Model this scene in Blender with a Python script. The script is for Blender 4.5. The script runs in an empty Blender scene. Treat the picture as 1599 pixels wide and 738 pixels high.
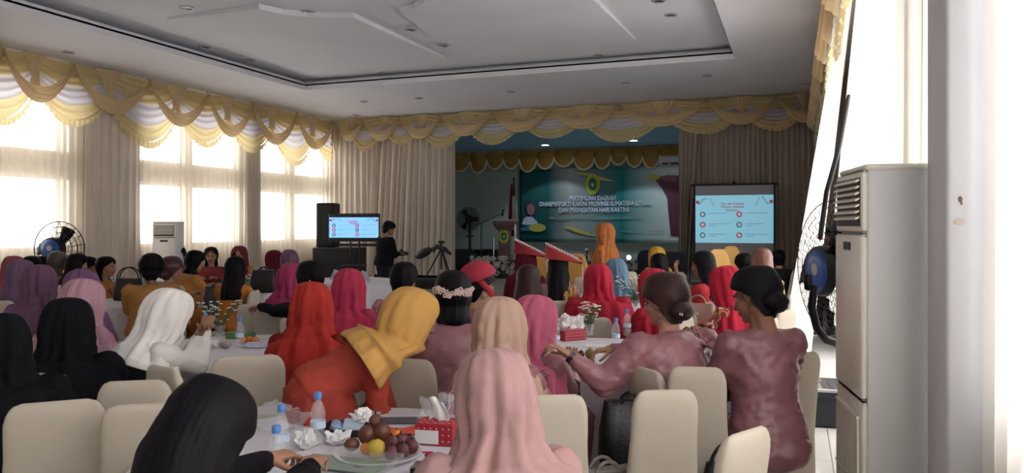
import bpy, math, random
import numpy as np
from mathutils import Vector, Matrix, Euler, noise
PI = math.pi
random.seed(7)
# ---------------------------------------------------------------- camera, sky, exposure
F_PX = 1180.0; YAW = math.atan(440/1180.0); CAMZ = 1.65; HOR = 350.0
S = bpy.context.scene; C = S.collection
cam_d = bpy.data.cameras.new('camera'); cam = bpy.data.objects.new('camera', cam_d); C.objects.link(cam)
cam.location = (0, 0, CAMZ); cam.rotation_euler = (PI/2, 0, YAW)
cam_d.sensor_width = 36; cam_d.lens = F_PX/1599*36; cam_d.shift_y = -19/1599; cam_d.clip_start = .05
S.camera = cam
w = bpy.data.worlds.new('sky'); S.world = w; w.use_nodes = True
w.node_tree.nodes['Background'].inputs[0].default_value = (.97, .98, 1.0, 1)
w.node_tree.nodes['Background'].inputs[1].default_value = 6.0
S.view_settings.view_transform = 'Standard'; S.view_settings.look = 'None'
S.view_settings.gamma = 1; S.view_settings.use_curve_mapping = False
S.view_settings.exposure = .36
S.cycles.use_denoising = True
S.cycles.max_bounces = 7; S.cycles.diffuse_bounces = 4; S.cycles.transparent_max_bounces = 16
S.cycles.sample_clamp_indirect = 6
XL, YF, ZC, XR, YB = -11.5, 17.0, 4.35, 0.85, -3.5          # left wall, far wall, ceiling, right wall, rear wall
def portal(loc, rot, sx, sy):
    l = bpy.data.lights.new('window_portal', 'AREA'); l.shape = 'RECTANGLE'; l.size = sx; l.size_y = sy
    l.cycles.is_portal = True
    o = bpy.data.objects.new('window_portal', l); o.location = loc; o.rotation_euler = rot; C.objects.link(o)
def ray(px):
    u = (px-800)/F_PX
    return math.cos(YAW)*u-math.sin(YAW), math.sin(YAW)*u+math.cos(YAW)
def at(px, py, den):                                          # a point seen at a pixel, at a depth in metres
    dx, dy = ray(px); return Vector((dx*den, dy*den, CAMZ+(HOR-py)/F_PX*den))
def yon(px, X=XL): dx, dy = ray(px); return X/dx*dy           # where a column of pixels meets a side wall
def xon(px, Y=YF): dx, dy = ray(px); return Y/dy*dx           # ... and a wall across the room
def dzon(py, z): return (CAMZ-z)*F_PX/(py-HOR)                # depth of a point of known height
def dist(v): return -v.x*math.sin(YAW)+v.y*math.cos(YAW)
# ---------------------------------------------------------------- materials
def lin(c):
    if isinstance(c, str): c = tuple(int(c[i:i+2], 16)/255 for i in (0, 2, 4))
    return tuple((x/12.92 if x <= .04045 else ((x+.055)/1.055)**2.4) for x in c)
MATS = {}
def mat(name, col, rough=.8, metal=0, noise_s=0, noise_a=.15, bump=0, bump_s=60, sheen=0, spec=.5, emit=0, trans=0, alpha=0, emit_col=None, stretch=None):
    if name in MATS: return MATS[name]
    m = bpy.data.materials.new(name); m.use_nodes = True; nt = m.node_tree; b = nt.nodes['Principled BSDF']
    c = lin(col); b.inputs['Base Color'].default_value = (*c, 1); b.inputs['Roughness'].default_value = rough
    b.inputs['Metallic'].default_value = metal; b.inputs['Specular IOR Level'].default_value = spec
    if sheen:
        b.inputs['Sheen Weight'].default_value = sheen; b.inputs['Sheen Roughness'].default_value = .4
        b.inputs['Sheen Tint'].default_value = (*[min(1, x*1.6+.15) for x in c], 1)
    if emit:
        b.inputs['Emission Color'].default_value = (*lin(emit_col or col), 1); b.inputs['Emission Strength'].default_value = emit
    if noise_s or bump:
        tc = nt.nodes.new('ShaderNodeTexCoord'); mp = nt.nodes.new('ShaderNodeMapping'); nt.links.new(tc.outputs['Object'], mp.inputs[0])
        if stretch: mp.inputs['Scale'].default_value = stretch
    if noise_s:
        n = nt.nodes.new('ShaderNodeTexNoise'); n.inputs['Scale'].default_value = noise_s; n.inputs['Detail'].default_value = 3
        nt.links.new(mp.outputs[0], n.inputs['Vector'])
        r = nt.nodes.new('ShaderNodeValToRGB'); r.color_ramp.elements[0].position = .3; r.color_ramp.elements[1].position = .7
        r.color_ramp.elements[0].color = (*[x*(1-noise_a) for x in c], 1); r.color_ramp.elements[1].color = (*[min(1, x*(1+noise_a)) for x in c], 1)
        nt.links.new(n.outputs['Fac'], r.inputs[0]); nt.links.new(r.outputs[0], b.inputs['Base Color'])
    if bump:
        n = nt.nodes.new('ShaderNodeTexNoise'); n.inputs['Scale'].default_value = bump_s; nt.links.new(mp.outputs[0], n.inputs['Vector'])
        bp = nt.nodes.new('ShaderNodeBump'); bp.inputs['Strength'].default_value = bump; bp.inputs['Distance'].default_value = .01
        nt.links.new(n.outputs['Fac'], bp.inputs['Height']); nt.links.new(bp.outputs[0], b.inputs['Normal'])
    out = nt.nodes['Material Output']
    if trans:                                                 # cloth that lets light through
        t = nt.nodes.new('ShaderNodeBsdfTranslucent'); t.inputs[0].default_value = (*c, 1)
        mx = nt.nodes.new('ShaderNodeMixShader'); mx.inputs[0].default_value = trans
        nt.links.new(b.outputs[0], mx.inputs[1]); nt.links.new(t.outputs[0], mx.inputs[2]); nt.links.new(mx.outputs[0], out.inputs[0])
        last = mx
    else: last = b
    if alpha:
        t = nt.nodes.new('ShaderNodeBsdfTransparent'); mx = nt.nodes.new('ShaderNodeMixShader'); mx.inputs[0].default_value = alpha
        nt.links.new(last.outputs[0], mx.inputs[1]); nt.links.new(t.outputs[0], mx.inputs[2]); nt.links.new(mx.outputs[0], out.inputs[0])
    MATS[name] = m; return m
def cloth(hexc, rough=.85, sheen=.06, nm=None):
    v_ = [int(hexc[i:i+2], 16) for i in (0, 2, 4)]; g_ = sum(v_)/3; hexc = ''.join('%02x' % int(x*.86+g_*.14) for x in v_)
    return mat(nm or 'cloth_'+hexc, hexc, rough, noise_s=6, noise_a=.07, bump=.1, bump_s=160, sheen=sheen if g_ > 60 else 0, spec=.2 if g_ > 60 else .06)
def velvet(hexc): return mat('velvet_'+hexc, hexc, .42, noise_s=5, noise_a=.16, bump=.12, bump_s=25, sheen=.35, spec=.5)
def batik(name, cols, scale=14):                              # woven or printed motif cloth
    if name in MATS: return MATS[name]
    m = bpy.data.materials.new(name); m.use_nodes = True; nt = m.node_tree; b = nt.nodes['Principled BSDF']
    tc = nt.nodes.new('ShaderNodeTexCoord'); v = nt.nodes.new('ShaderNodeTexVoronoi'); v.inputs['Scale'].default_value = scale
    wv = nt.nodes.new('ShaderNodeTexWave'); wv.inputs['Scale'].default_value = scale*.35; wv.inputs['Distortion'].default_value = 2.5
    nt.links.new(tc.outputs['Object'], v.inputs['Vector']); nt.links.new(tc.outputs['Object'], wv.inputs['Vector'])
    ma = nt.nodes.new('ShaderNodeMath'); ma.operation = 'ADD'
    nt.links.new(v.outputs['Distance'], ma.inputs[0]); nt.links.new(wv.outputs['Fac'], ma.inputs[1])
    m2 = nt.nodes.new('ShaderNodeMath'); m2.operation = 'MULTIPLY'; m2.inputs[1].default_value = .6; nt.links.new(ma.outputs[0], m2.inputs[0])
    r = nt.nodes.new('ShaderNodeValToRGB'); r.color_ramp.interpolation = 'CONSTANT'
    while len(r.color_ramp.elements) < len(cols): r.color_ramp.elements.new(.5)
    for i, c in enumerate(cols):
        r.color_ramp.elements[i].position = .12+.75*i/len(cols) if i else 0; r.color_ramp.elements[i].color = (*lin(c), 1)
    nt.links.new(m2.outputs[0], r.inputs[0]); nt.links.new(r.outputs[0], b.inputs['Base Color']); b.inputs['Roughness'].default_value = .75
    MATS[name] = m; return m
def glassy(name, col='ffffff', a=.75, rough=.05):
    return mat(name, col, rough, spec=.8, alpha=a)
# ---------------------------------------------------------------- mesh building
class MB:
    def __init__(s): s.V = []; s.F = []; s.M = []
    def add(s, v, f, mi=0, mx=None):
        o = len(s.V)
        s.V.extend([tuple(mx @ Vector(p)) for p in v] if mx is not None else [tuple(p) for p in v])
        s.F.extend([tuple(i+o for i in q) for q in f]); s.M.extend([mi]*len(f) if isinstance(mi, int) else list(mi)); return s
    def box(s, c, d, mi=0, rot=None, bev=0):
        x, y, z = [k/2 for k in d]; R = (rot.to_matrix() if isinstance(rot, Euler) else rot) if rot else None
        if bev:
            b = min(bev, x*.9, y*.9, z*.9); P = []; 
            rings = []
            for zz, k in ((-z, b), (-z+b, 0), (z-b, 0), (z, b)):
                X, Y = x-k, y-k; e = b
                rings.append([(-X+e, -Y, zz), (X-e, -Y, zz), (X, -Y+e, zz), (X, Y-e, zz), (X-e, Y, zz), (-X+e, Y, zz), (-X, Y-e, zz), (-X, -Y+e, zz)])
            v = [p for r in rings for p in r]; f = []
            for i in range(3):
                for j in range(8): f.append((i*8+j, i*8+(j+1) % 8, (i+1)*8+(j+1) % 8, (i+1)*8+j))
            f.append(tuple(range(7, -1, -1))); f.append(tuple(range(24, 32)))
        else:
            v = [(i, j, k) for i in (-x, x) for j in (-y, y) for k in (-z, z)]
            f = [(0, 1, 3, 2), (4, 6, 7, 5), (0, 4, 5, 1), (2, 3, 7, 6), (0, 2, 6, 4), (1, 5, 7, 3)]
        if R: v = [tuple(R @ Vector(p)) for p in v]
        return s.add([(p[0]+c[0], p[1]+c[1], p[2]+c[2]) for p in v], f, mi)
    def b2(s, a, b, mi=0, bev=0): return s.box([(a[i]+b[i])/2 for i in range(3)], [abs(b[i]-a[i]) for i in range(3)], mi, None, bev)
    def loft(s, rings, mi=0, cap=True, closed=True):
        n = len(rings[0]); v = [p for r in rings for p in r]; f = []
        for i in range(len(rings)-1):
            for j in range(n if closed else n-1):
                k = (j+1) % n; f.append((i*n+j, i*n+k, (i+1)*n+k, (i+1)*n+j))
        if cap and closed: f.append(tuple(range(n-1, -1, -1))); f.append(tuple(range((len(rings)-1)*n, len(rings)*n)))
        return s.add(v, f, mi)
    def tube(s, pts, r, seg=8, mi=0, cap=True):
        pts = [Vector(p) for p in pts]; n = len(pts); rr = r if isinstance(r, (list, tuple)) else [r]*n; rings = []; ref = None
        for i, p in enumerate(pts):
            t = (pts[min(i+1, n-1)]-pts[max(i-1, 0)]).normalized()
            if ref is None: ref = t.orthogonal().normalized()
            a = (ref-t*ref.dot(t))
            a = a.normalized() if a.length > 1e-5 else t.orthogonal().normalized(); ref = a; b = t.cross(a)
            rings.append([tuple(p+(a*math.cos(2*PI*k/seg)+b*math.sin(2*PI*k/seg))*rr[i]) for k in range(seg)])
        return s.loft(rings, mi, cap)
    def cap(s, p0, r0, p1, r1, seg=10, mi=0):                 # tapered capsule
        p0, p1 = Vector(p0), Vector(p1); d = (p1-p0); L = d.length; d = d.normalized() if L > 1e-6 else Vector((0, 0, 1))
        P = []; R = []
        for a in (80, 50, 22): q = math.radians(a); P.append(p0-d*r0*math.sin(q)); R.append(r0*math.cos(q))
        P += [p0, p1]; R += [r0, r1]
        for a in (22, 50, 80): q = math.radians(a); P.append(p1+d*r1*math.sin(q)); R.append(r1*math.cos(q))
        return s.tube(P, R, seg, mi)
    def ell(s, c, r, mi=0, seg=14, rn=9, rot=None):
        r = (r, r, r) if isinstance(r, (int, float)) else r; R = rot.to_matrix() if rot else None; rings = []
        for i in range(rn):
            a = -PI/2+.12+(PI-.24)*i/(rn-1); ring = []
            for j in range(seg):
                p = Vector((r[0]*math.cos(a)*math.cos(2*PI*j/seg), r[1]*math.cos(a)*math.sin(2*PI*j/seg), r[2]*math.sin(a)))
                if R: p = R @ p
                ring.append((p.x+c[0], p.y+c[1], p.z+c[2]))
            rings.append(ring)
        return s.loft(rings, mi)
    def lathe(s, prof, c=(0, 0, 0), seg=24, mi=0, cap=True):
        return s.loft([[(c[0]+r*math.cos(2*PI*k/seg), c[1]+r*math.sin(2*PI*k/seg), c[2]+z) for k in range(seg)] for r, z in prof], mi, cap)
    def prism(s, poly, fn0, fn1, mi=0):                       # two copies of an outline, joined
        n = len(poly); v = [fn0(*p) for p in poly]+[fn1(*p) for p in poly]
        f = [tuple(range(n-1, -1, -1)), tuple(range(n, 2*n))]+[(i, (i+1) % n, n+(i+1) % n, n+i) for i in range(n)]
        return s.add(v, f, mi)
    def grid(s, fn, nu, nv, mi=0):
        v = [fn(i/nu, j/nv) for j in range(nv+1) for i in range(nu+1)]
        f = [(j*(nu+1)+i, j*(nu+1)+i+1, (j+1)*(nu+1)+i+1, (j+1)*(nu+1)+i) for j in range(nv) for i in range(nu)]
        return s.add(v, f, mi)
    def mesh(s, name, mats, smooth=True):
        me = bpy.data.meshes.new(name); me.from_pydata(s.V, [], s.F)
        for m in (mats if isinstance(mats, (list, tuple)) else [mats]): me.materials.append(m)
        me.polygons.foreach_set('material_index', s.M)
        me.validate(); me.update()
        if smooth: me.shade_smooth()
        return me
def obj(name, mb, mats, parent=None, smooth=False, thick=0, auto=True):
    me = mb if isinstance(mb, bpy.types.Mesh) else mb.mesh(name, mats, smooth)
    o = bpy.data.objects.new(name, me); C.objects.link(o)
    if smooth and auto and not thick and len(me.polygons) < 6000 and smooth != 'all': me.set_sharp_from_angle(angle=math.radians(50))
    if parent is not None: o.parent = parent
    if thick:
        m = o.modifiers.new('cloth thickness', 'SOLIDIFY'); m.thickness = thick; m.offset = 0
    return o
def tag(o, label=None, cat=None, group=None, kind=None):
    if label: o['label'] = label
    if cat: o['category'] = cat
    if group: o['group'] = group
    if kind: o['kind'] = kind
    return o
def thing(name, label, cat, loc=(0, 0, 0), rz=0, group=None, kind=None):
    o = bpy.data.objects.new(name, None); C.objects.link(o); o.location = loc; o.rotation_euler = (0, 0, rz)
    o.empty_display_size = .1
    return tag(o, label, cat, group, kind)
def kids(o): return [c for c in bpy.data.objects if c.parent is o]
KID = {}
def dup(root, loc, rz, label, scale=None):                    # a copied thing with copies of its parts and sub-parts
    if root.name not in KID: KID[root.name] = [(c, kids(c)) for c in kids(root)]
    r = root.copy(); C.objects.link(r); r.location = loc; r.rotation_euler = (0, 0, rz)
    if label: r['label'] = label
    if scale: r.scale = scale
    for ch, gs in KID[root.name]:
        c = ch.copy(); C.objects.link(c); c.parent = r
        for g in gs:
            d = g.copy(); C.objects.link(d); d.parent = c
    return r
TMP = bpy.data.scenes.new('workshop')
def remesh(mb, voxel, smooth=4):
    me = bpy.data.meshes.new('t'); me.from_pydata(mb.V, [], mb.F); o = bpy.data.objects.new('t', me); TMP.collection.objects.link(o)
    m = o.modifiers.new('r', 'REMESH'); m.mode = 'VOXEL'; m.voxel_size = voxel; m.adaptivity = 0
    if smooth: k = o.modifiers.new('s', 'SMOOTH'); k.factor = .5; k.iterations = smooth
    vl = TMP.view_layers[0]; vl.update(); dg = vl.depsgraph; e = o.evaluated_get(dg); q = e.to_mesh()
    v = np.empty(len(q.vertices)*3, 'f'); q.vertices.foreach_get('co', v); v = v.reshape(-1, 3)
    f = [tuple(p.vertices) for p in q.polygons]
    e.to_mesh_clear(); bpy.data.objects.remove(o); bpy.data.meshes.remove(me)
    return v, f
def text_mesh(txt, size, bold=.0, align='CENTER', ext=.002):
    cu = bpy.data.curves.new('t', 'FONT'); cu.body = txt; cu.size = size; cu.align_x = align; cu.extrude = ext; cu.offset = bold
    o = bpy.data.objects.new('t', cu); TMP.collection.objects.link(o); vl = TMP.view_layers[0]; vl.update()
    me = bpy.data.meshes.new_from_object(o.evaluated_get(vl.depsgraph)); bpy.data.objects.remove(o); bpy.data.curves.remove(cu)
    return me
def lettering(name, txt, size, m, loc, rot, parent, bold=0, sx=1, align='CENTER'):
    me = text_mesh(txt, size, bold, align); me.materials.clear(); me.materials.append(m)
    o = bpy.data.objects.new(name, me); C.objects.link(o); o.location = loc; o.rotation_euler = rot; o.scale = (sx, 1, 1); o.parent = parent; return o
# ---------------------------------------------------------------- the setting
M_ceil = mat('ceiling_paint', 'd9d8df', .75, noise_s=.7, noise_a=.04)
M_wall = mat('cream_wall', 'cfc6b4', .8, noise_s=1.5, noise_a=.05)
M_grey = mat('stage_wall_paint', '9aa39c', .55, noise_s=1, noise_a=.05)
M_stagec = mat('stage_ceiling_blue_cast', '93bdd6', .6)  # blue light on the stage ceiling put into its colour
M_floor = mat('floor_grout', '8e8a84', .6)
M_tile = mat('floor_tile_gloss', 'cfccc6', .12, noise_s=2, noise_a=.04)
M_frame = mat('white_window_frame', 'd9d5cc', .5)
M_glass = glassy('window_glass', 'ffffff', .9)
M_sheer = mat('sheer_curtain', 'eadfce', .9, trans=.38, alpha=.5, noise_s=3, noise_a=.05)
M_sheerw = mat('white_sheer', 'f7f2ea', .9, trans=.6, alpha=.22)
M_drape = mat('cream_drape', 'd6cabd', .85, trans=.22, noise_s=2, noise_a=.06)
M_gdrape = mat('greige_drape', 'a3978e', .85, trans=.1, noise_s=2, noise_a=.06)
M_carpet = mat('stage_carpet', '85817a', .9, bump=.3, bump_s=90)
def struct(name, mb, m, smooth=False, parent=None):
    o = obj(name, mb, m, parent, smooth)
    if parent is None: o['kind'] = 'structure'
    return o
# floor
fl = struct('floor', MB().b2((XL-.3, YB-.3, -.15), (XR+2.5, YF+7, -.006)), M_floor)
tile_me = MB().box((0, 0, -.003), (.594, .594, .006), bev=.002).mesh('tile', [M_tile], False)
nt_ = 0
for j in range(22):
    for i in range(4):
        t = obj('tile', tile_me, None, fl); t.location = (XR-.3-.6*i, 1.2+.6*j, 0); nt_ += 1
mb = MB()
for i in range(17):
    for j in range(34):
        x = XR-.3-.6*(i+4); y = YB+.3+.6*j
        if y < YF: mb.box((x, y, -.003), (.594, .594, .006))
for i in range(-1, 4):
    for j in range(34):
        y = 1.2+.6*(j-8)
        if y < .8 or 1.2+.6*21 < y < YF: mb.box((XR-.3-.6*i, y, -.003), (.594, .594, .006))
o = obj('tile', mb, M_tile, fl); o['kind'] = 'stuff'
# left wall with windows
ZS, ZT0, ZT1, ZW = 1.23, 2.45, 2.83, 3.75
wins = [(-190, -110), (-60, 99), (105, 119), (210, 290), (301, 372), (398, 452), (461, 511)]
mb = MB(); ys = []
for a, b in wins: ys.append((yon(a), yon(b)))
ys = [(-1.6, .9)]+ys if ys[0][0] > 1.2 else ys
y0 = YB
T = .25
for a, b in ys:
    mb.b2((XL-T, y0, 0), (XL, a, ZC)); mb.b2((XL-T, a, 0), (XL, b, ZS)); mb.b2((XL-T, a, ZT0), (XL, b, ZT1)); mb.b2((XL-T, a, ZW), (XL, b, ZC)); y0 = b
mb.b2((XL-T, y0, 0), (XL, YF+.2, ZC))
struct('wall_left', mb, M_wall)
def window(n, X, a, b, zs, rot, dx):
    w_ = thing('window_%d' % n, None, None, (X, (a+b)/2, 0)); w_['kind'] = 'structure'
    for z0, z1 in zs:
        m = MB(); W = (b-a)/2; e = .05
        m.b2((-.03, -W, z0), (.03, W, z0+e)); m.b2((-.03, -W, z1-e), (.03, W, z1)); m.b2((-.03, -W, z0+e), (.03, -W+e, z1-e)); m.b2((-.03, W-e, z0+e), (.03, W, z1-e))
        k = max(1, round((b-a)/1.3))
        for q in range(1, k): yy = -W+(b-a)*q/k; m.b2((-.025, yy-.02, z0+e), (.025, yy+.02, z1-e))
        obj('window_frame', m, M_frame, w_)
        obj('pane', MB().b2((-.004, -W+e, z0+e), (.004, W-e, z1-e)), M_glass, w_)
        portal((X+dx, (a+b)/2, (z0+z1)/2), rot, z1-z0, b-a)
nw = 1
for a, b in ys:
    window(nw, XL-T/2, a, b, [(ZS, ZT0), (ZT1, ZW)], (0, -PI/2, 0), -.12); nw += 1
# right wall: pilaster, windows and a doorway
mb = MB(); ro = [(-2.5, 3.3, .9), (3.95, 4.5, .3), (5.2, 7.6, .3), (8.2, 10.4, .02)]; y0 = YB
for a, b, z in ro:
    mb.b2((XR, y0, 0), (XR+T, a, ZC)); mb.b2((XR, a, 3.7), (XR+T, b, ZC))
    if z > .1: mb.b2((XR, a, 0), (XR+T, b, z))
    y0 = b
mb.b2((XR, y0, 0), (XR+T, YF+.2, ZC))
struct('wall_right', mb, M_wall)
for a, b, z in ro[:3]: window(nw, XR+T/2, a, b, [(z, 3.7)], (0, PI/2, 0), .12); nw += 1
portal((XR+T, 9.3, 1.85), (0, PI/2, 0), 3.66, 2.2)
dr = thing('door_1', None, None, (XR+T/2, 8.2, 0)); dr['kind'] = 'structure'
obj('door_frame', MB().b2((-.06, 0, 0), (.06, .07, 3.65)).b2((-.06, 2.13, 0), (.06, 2.2, 3.65)).b2((-.06, .07, 3.58), (.06, 2.13, 3.65)), M_frame, dr)
M_pil = mat('pilaster_cloth', 'cdcdd2', .8, noise_s=1.2, noise_a=.05)
struct('trim_1', MB().b2((.567, 3.41, 0), (XR, 3.87, ZC), bev=.015), M_pil, True)
obj('wall_stain', MB().ell((0, 0, 0), (.008, .002, .012)).ell((.004, 0, -.015), (.004, .002, .008)), mat('stain_brown', '6b5a4a', .9), bpy.data.objects['trim_1']).location = (.615, 3.408, 1.65+.033*3)
obj('wall_stain', MB().ell((0, 0, 0), (.02, .0015, .012)), mat('stain_pale', 'b5a69c', .9), bpy.data.objects['trim_1']).location = (.61, 3.408, 1.66)
struct('wall_back', MB().b2((XL-T, YB-T, 0), (XR+T, YB, ZC)), M_wall)
# far wall with the stage opening
SX0, SX1 = xon(706), xon(1061); ZO = 3.95
struct('wall_far', MB().b2((XL-T, YF, 0), (SX0, YF+.2, ZC)).b2((SX1, YF, 0), (XR+T, YF+.2, ZC)).b2((SX0, YF, ZO), (SX1, YF+.2, ZC)), M_wall)
YS = 23.7; ZST = .37
mb = MB().b2((XL, YS, ZST), (1.4, YS+.2, 4.6)); struct('wall_stage_back', mb, M_grey)
struct('wall_stage_side', MB().b2((XL-.2, YF+.2, 0), (XL, YS+.2, 4.6)).b2((1.4, YF+.2, 0), (1.6, YS+.2, 4.6)), M_grey)
struct('ceiling_stage', MB().b2((XL-.2, YF+.2, 4.1), (1.6, YS+.2, 4.4)), M_stagec)
struct('baseboard_stage', MB().b2((XL, YS-.02, ZST), (1.4, YS, ZST+.1)), mat('dark_skirting', '2e2f30', .4))
M_stagef = mat('stage_floor_gloss', '8d918f', .12)
struct('floor_stage', MB().b2((XL, YF+.0, 0), (1.4, YS, ZST)), M_stagef)
AX0 = at(600, 450, 14.8).x; AX1 = -2.0
struct('floor_stage_apron', MB().b2((AX0, 13.4, 0), (AX1, YF, ZST)), M_carpet)
# ceiling with its recessed tray and cove
def cpt(px, py, z): d = (z-CAMZ)*F_PX/(HOR-py); dx, dy = ray(px); return (dx*d, dy*d)
c1, c2 = cpt(473, 140, ZC), cpt(1165, 92, ZC)
TX0, TX1, TY1 = c1[0], c2[0], (c1[1]+c2[1])/2; TY0 = -1.5
TX1 = min(TX1, -.9)
mb = MB().b2((XL-T, YB-T, ZC), (TX0, YF+.2, ZC+.12)).b2((TX1, YB-T, ZC), (XR+T, YF+.2, ZC+.12)).b2((TX0, TY1, ZC), (TX1, YF+.2, ZC+.12)).b2((TX0, YB-T, ZC), (TX1, TY0, ZC+.12))
struct('ceiling', mb, M_ceil)
mb = MB(); e = .28; ZI = ZC+.25
mb.b2((TX0-e, TY0-e, ZI), (TX1+e, TY1+e, ZI+.1))
for a, b in (((TX0-e-.05, TY0-e, ZC+.12), (TX0-e, TY1+e, ZI)), ((TX1+e, TY0-e, ZC+.12), (TX1+e+.05, TY1+e, ZI)), ((TX0-e, TY1+e, ZC+.12), (TX1+e, TY1+e+.05, ZI)), ((TX0-e, TY0-e-.05, ZC+.12), (TX1+e, TY0-e, ZI))): mb.b2(a, b)
struct('ceiling_tray', mb, M_ceil)
mb = MB()                                                     # moulding lip around the tray
for k, (q, z) in enumerate(((.0, .09), (.05, .12), (.1, .15))):
    x0, x1, y0, y1 = TX0-q, TX1+q, TY0-q, TY1+q
    zz = ZC+z
    mb.b2((x0-.06, y0-.06, zz), (x0, y1+.06, zz+.04)); mb.b2((x1, y0-.06, zz), (x1+.06, y1+.06, zz+.04)); mb.b2((x0, y1, zz), (x1, y1+.06, zz+.04)); mb.b2((x0, y0-.06, zz), (x1, y0, zz+.04))
struct('trim_2', mb, M_ceil)
# three wedge panels hanging in the tray
def panel(n, low, high, t=.07):
    P = [cpt(x, y, ZI-t*f) for x, y, f in low+high]; fz = [f for _, _, f in low+high]
    v = [(p[0], p[1], ZI-t*f-.004) for p, f in zip(P, fz)]+[(p[0], p[1], ZI+.01) for p in P]; k = len(P)
    f = [tuple(range(k)), tuple(range(2*k-1, k-1, -1))]+[(i, k+i, k+(i+1) % k, (i+1) % k) for i in range(k)]
    struct('ceiling_panel_%d' % n, MB().add(v, f), M_ceil)
panel(1, [(262, 30, .35), (405, 14, 1), (442, 22, 1), (480, 26, 1), (520, 27, 1), (552, 27, 1), (625, 60, .8), (700, 93, .35)], [(475, 118, 0)])
panel(2, [(925, -2, 1), (993, 62, .35), (720, 95, .3), (625, 18, 1), (645, 14, 1), (659, 6, 1), (665, 0, 1), (668, -12, 1)], [])
# recessed downlights
M_rim = mat('downlight_rim', 'b0aeb0', .35, metal=.3); M_dk = mat('downlight_dark', '3b393c', .25)
M_lamp = mat('lamp_glow', 'ffffff', .4, emit=25)
spots = [(292, 12, 1), (482, 18, 1), (320, 73, 1), (391, 93, 1), (600, 113, 1), (641, 46, 1), (692, 71, 1), (935, 86, 1), (1048, 23, 1), (1029, 1, 1),
         (107, 81, 0), (569, 158, 0), (654, 153, 0), (557, 179, 0), (798, 143, 0), (978, 129, 0), (1105, 118, 0), (1258, 131, 0)]
dl = None; dls = []
plc = {1: 'in the recessed middle of the ceiling', 0: 'in the lowered border of the ceiling'}
for i, (px, py, k) in enumerate(spots):
    z = (ZI if k else ZC)-.002
    if px in (692, 641): z = ZI-.06
    x, y = cpt(px, py, z)
    if dl is None:
        dl = thing('downlight', None, 'ceiling light', (x, y, z), 0, 'unlit downlights in the ceiling')
        obj('rim', MB().lathe([(.095, 0), (.095, -.012), (.07, -.016), (.068, 0)], cap=False), M_rim, dl, True)
        obj('lens', MB().lathe([(.069, -.002), (.04, -.006), (.001, -.008)]), M_dk, dl, True); r = dl
    else: r = dup(dl, (x, y, z), 0, None)
    r['label'] = 'unlit'; r['px_'] = px; dls.append((k, px, r))
ordn = ['leftmost', 'second from the left', 'third from the left', 'fourth from the left', 'fifth from the left', 'sixth from the left', 'seventh from the left', 'eighth from the left', 'ninth from the left', 'rightmost']
for k in (0, 1):
    g = sorted([d for d in dls if d[0] == k], key=lambda d: d[1])
    for i, d in enumerate(g): del d[2]['px_']; d[2]['label'] = 'unlit round downlight, %s of those in the %s' % (ordn[i] if i < len(g)-1 else 'rightmost', 'raised middle ceiling' if k else 'lower ceiling border')
for (px, py, wh) in ((852, 226, 'left'), (990, 219, 'right')):
    x, y = cpt(px, py, 4.1)
    r = thing('stage_downlight', 'lit %s one of the two bright downlights in the blue-lit stage ceiling' % wh, 'ceiling light', (x, y, 4.1))
    obj('rim', MB().lathe([(.15, 0), (.15, -.012), (.12, -.016), (.118, 0)], cap=False), M_rim, r, True)
    obj('lens', MB().lathe([(.119, -.004), (.07, -.01), (.001, -.012)]), M_lamp, r, True)
    l = bpy.data.lights.new('stage_lamp', 'SPOT'); l.energy = 95; l.spot_size = 1.9; l.color = (.75, .92, 1); l.shadow_soft_size = .1
    lo = bpy.data.objects.new('stage_lamp', l); C.objects.link(lo); lo.location = (x, y, 4.05)
# ---------------------------------------------------------------- curtains and swags
def curtain(name, p0, p1, z0, z1, m, label, nf=None, amp=.05, p0b=None, p1b=None, zb=None, nv=14, seed=0, cat='curtain', group=None, gather=0):
    p0, p1 = Vector(p0), Vector(p1); L = (p1-p0).length; nf = nf or max(3, int(L/.16)); t = (p1-p0).normalized(); n = Vector((-t.y, t.x))
    b0, b1 = Vector(p0b or p0), Vector(p1b or p1); rnd = random.Random(seed); ph = [rnd.uniform(-.5, .5) for _ in range(nf+2)]
    org = Vector(((p0.x+p1.x)/2, (p0.y+p1.y)/2, 0))
    def fn(u, v):
        k = u*nf; i = int(k); a = ph[min(i, nf)]*(1-(k-i))+ph[min(i+1, nf+1)]*(k-i)
        top = p0.lerp(p1, u); bot = b0.lerp(b1, u)
        wv = math.sin(2*PI*k+a*2.5)*amp*(.55+.6*v)*(.7+.6*abs(a))+amp*.5*math.sin(u*7+v*2+a)
        q = top.lerp(bot, v**.9)+n*wv
        zz = z1+(z0-z1)*v
        if zb: zz = z1+((z0+(zb-z0)*u)-z1)*v
        return (q.x-org.x, q.y-org.y, zz+.004*math.sin(k*5))
    o = obj(name, MB().grid(fn, nf*8, nv), m, None, 'all'); o.location = org
    return tag(o, label, cat, group)
XC = XL+.2
def cl(a, b, m, lab, s, nf=None, amp=.05): curtain('curtain', (XC, a), (XC, b), .03, ZC-.15, m, lab, nf, amp, seed=s)
cl(-2.5, yon(-65), M_sheer, 'cream sheer curtain at the near left end of the window wall', 1)
cl(yon(-64), yon(118), M_sheer, 'thin sheer curtain over the leftmost bright window with the fan before it', 2)
cl(yon(119), yon(209), M_drape, 'cream drape on the solid wall between the first and second windows', 3)
cl(yon(210), yon(372), M_sheer, 'thin sheer curtain over the middle window, behind the white floor air conditioner', 4)
cl(yon(373), yon(397), M_drape, 'narrow cream drape on the pier right of the middle window', 5, nf=9)
cl(yon(398), yon(511), M_sheer, 'thin sheer curtain over the window nearest the stage wall, left of the tall loudspeaker', 6)
YC = YF-.2
x5, x6, x7 = xon(528), xon(592), xon(704)
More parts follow.
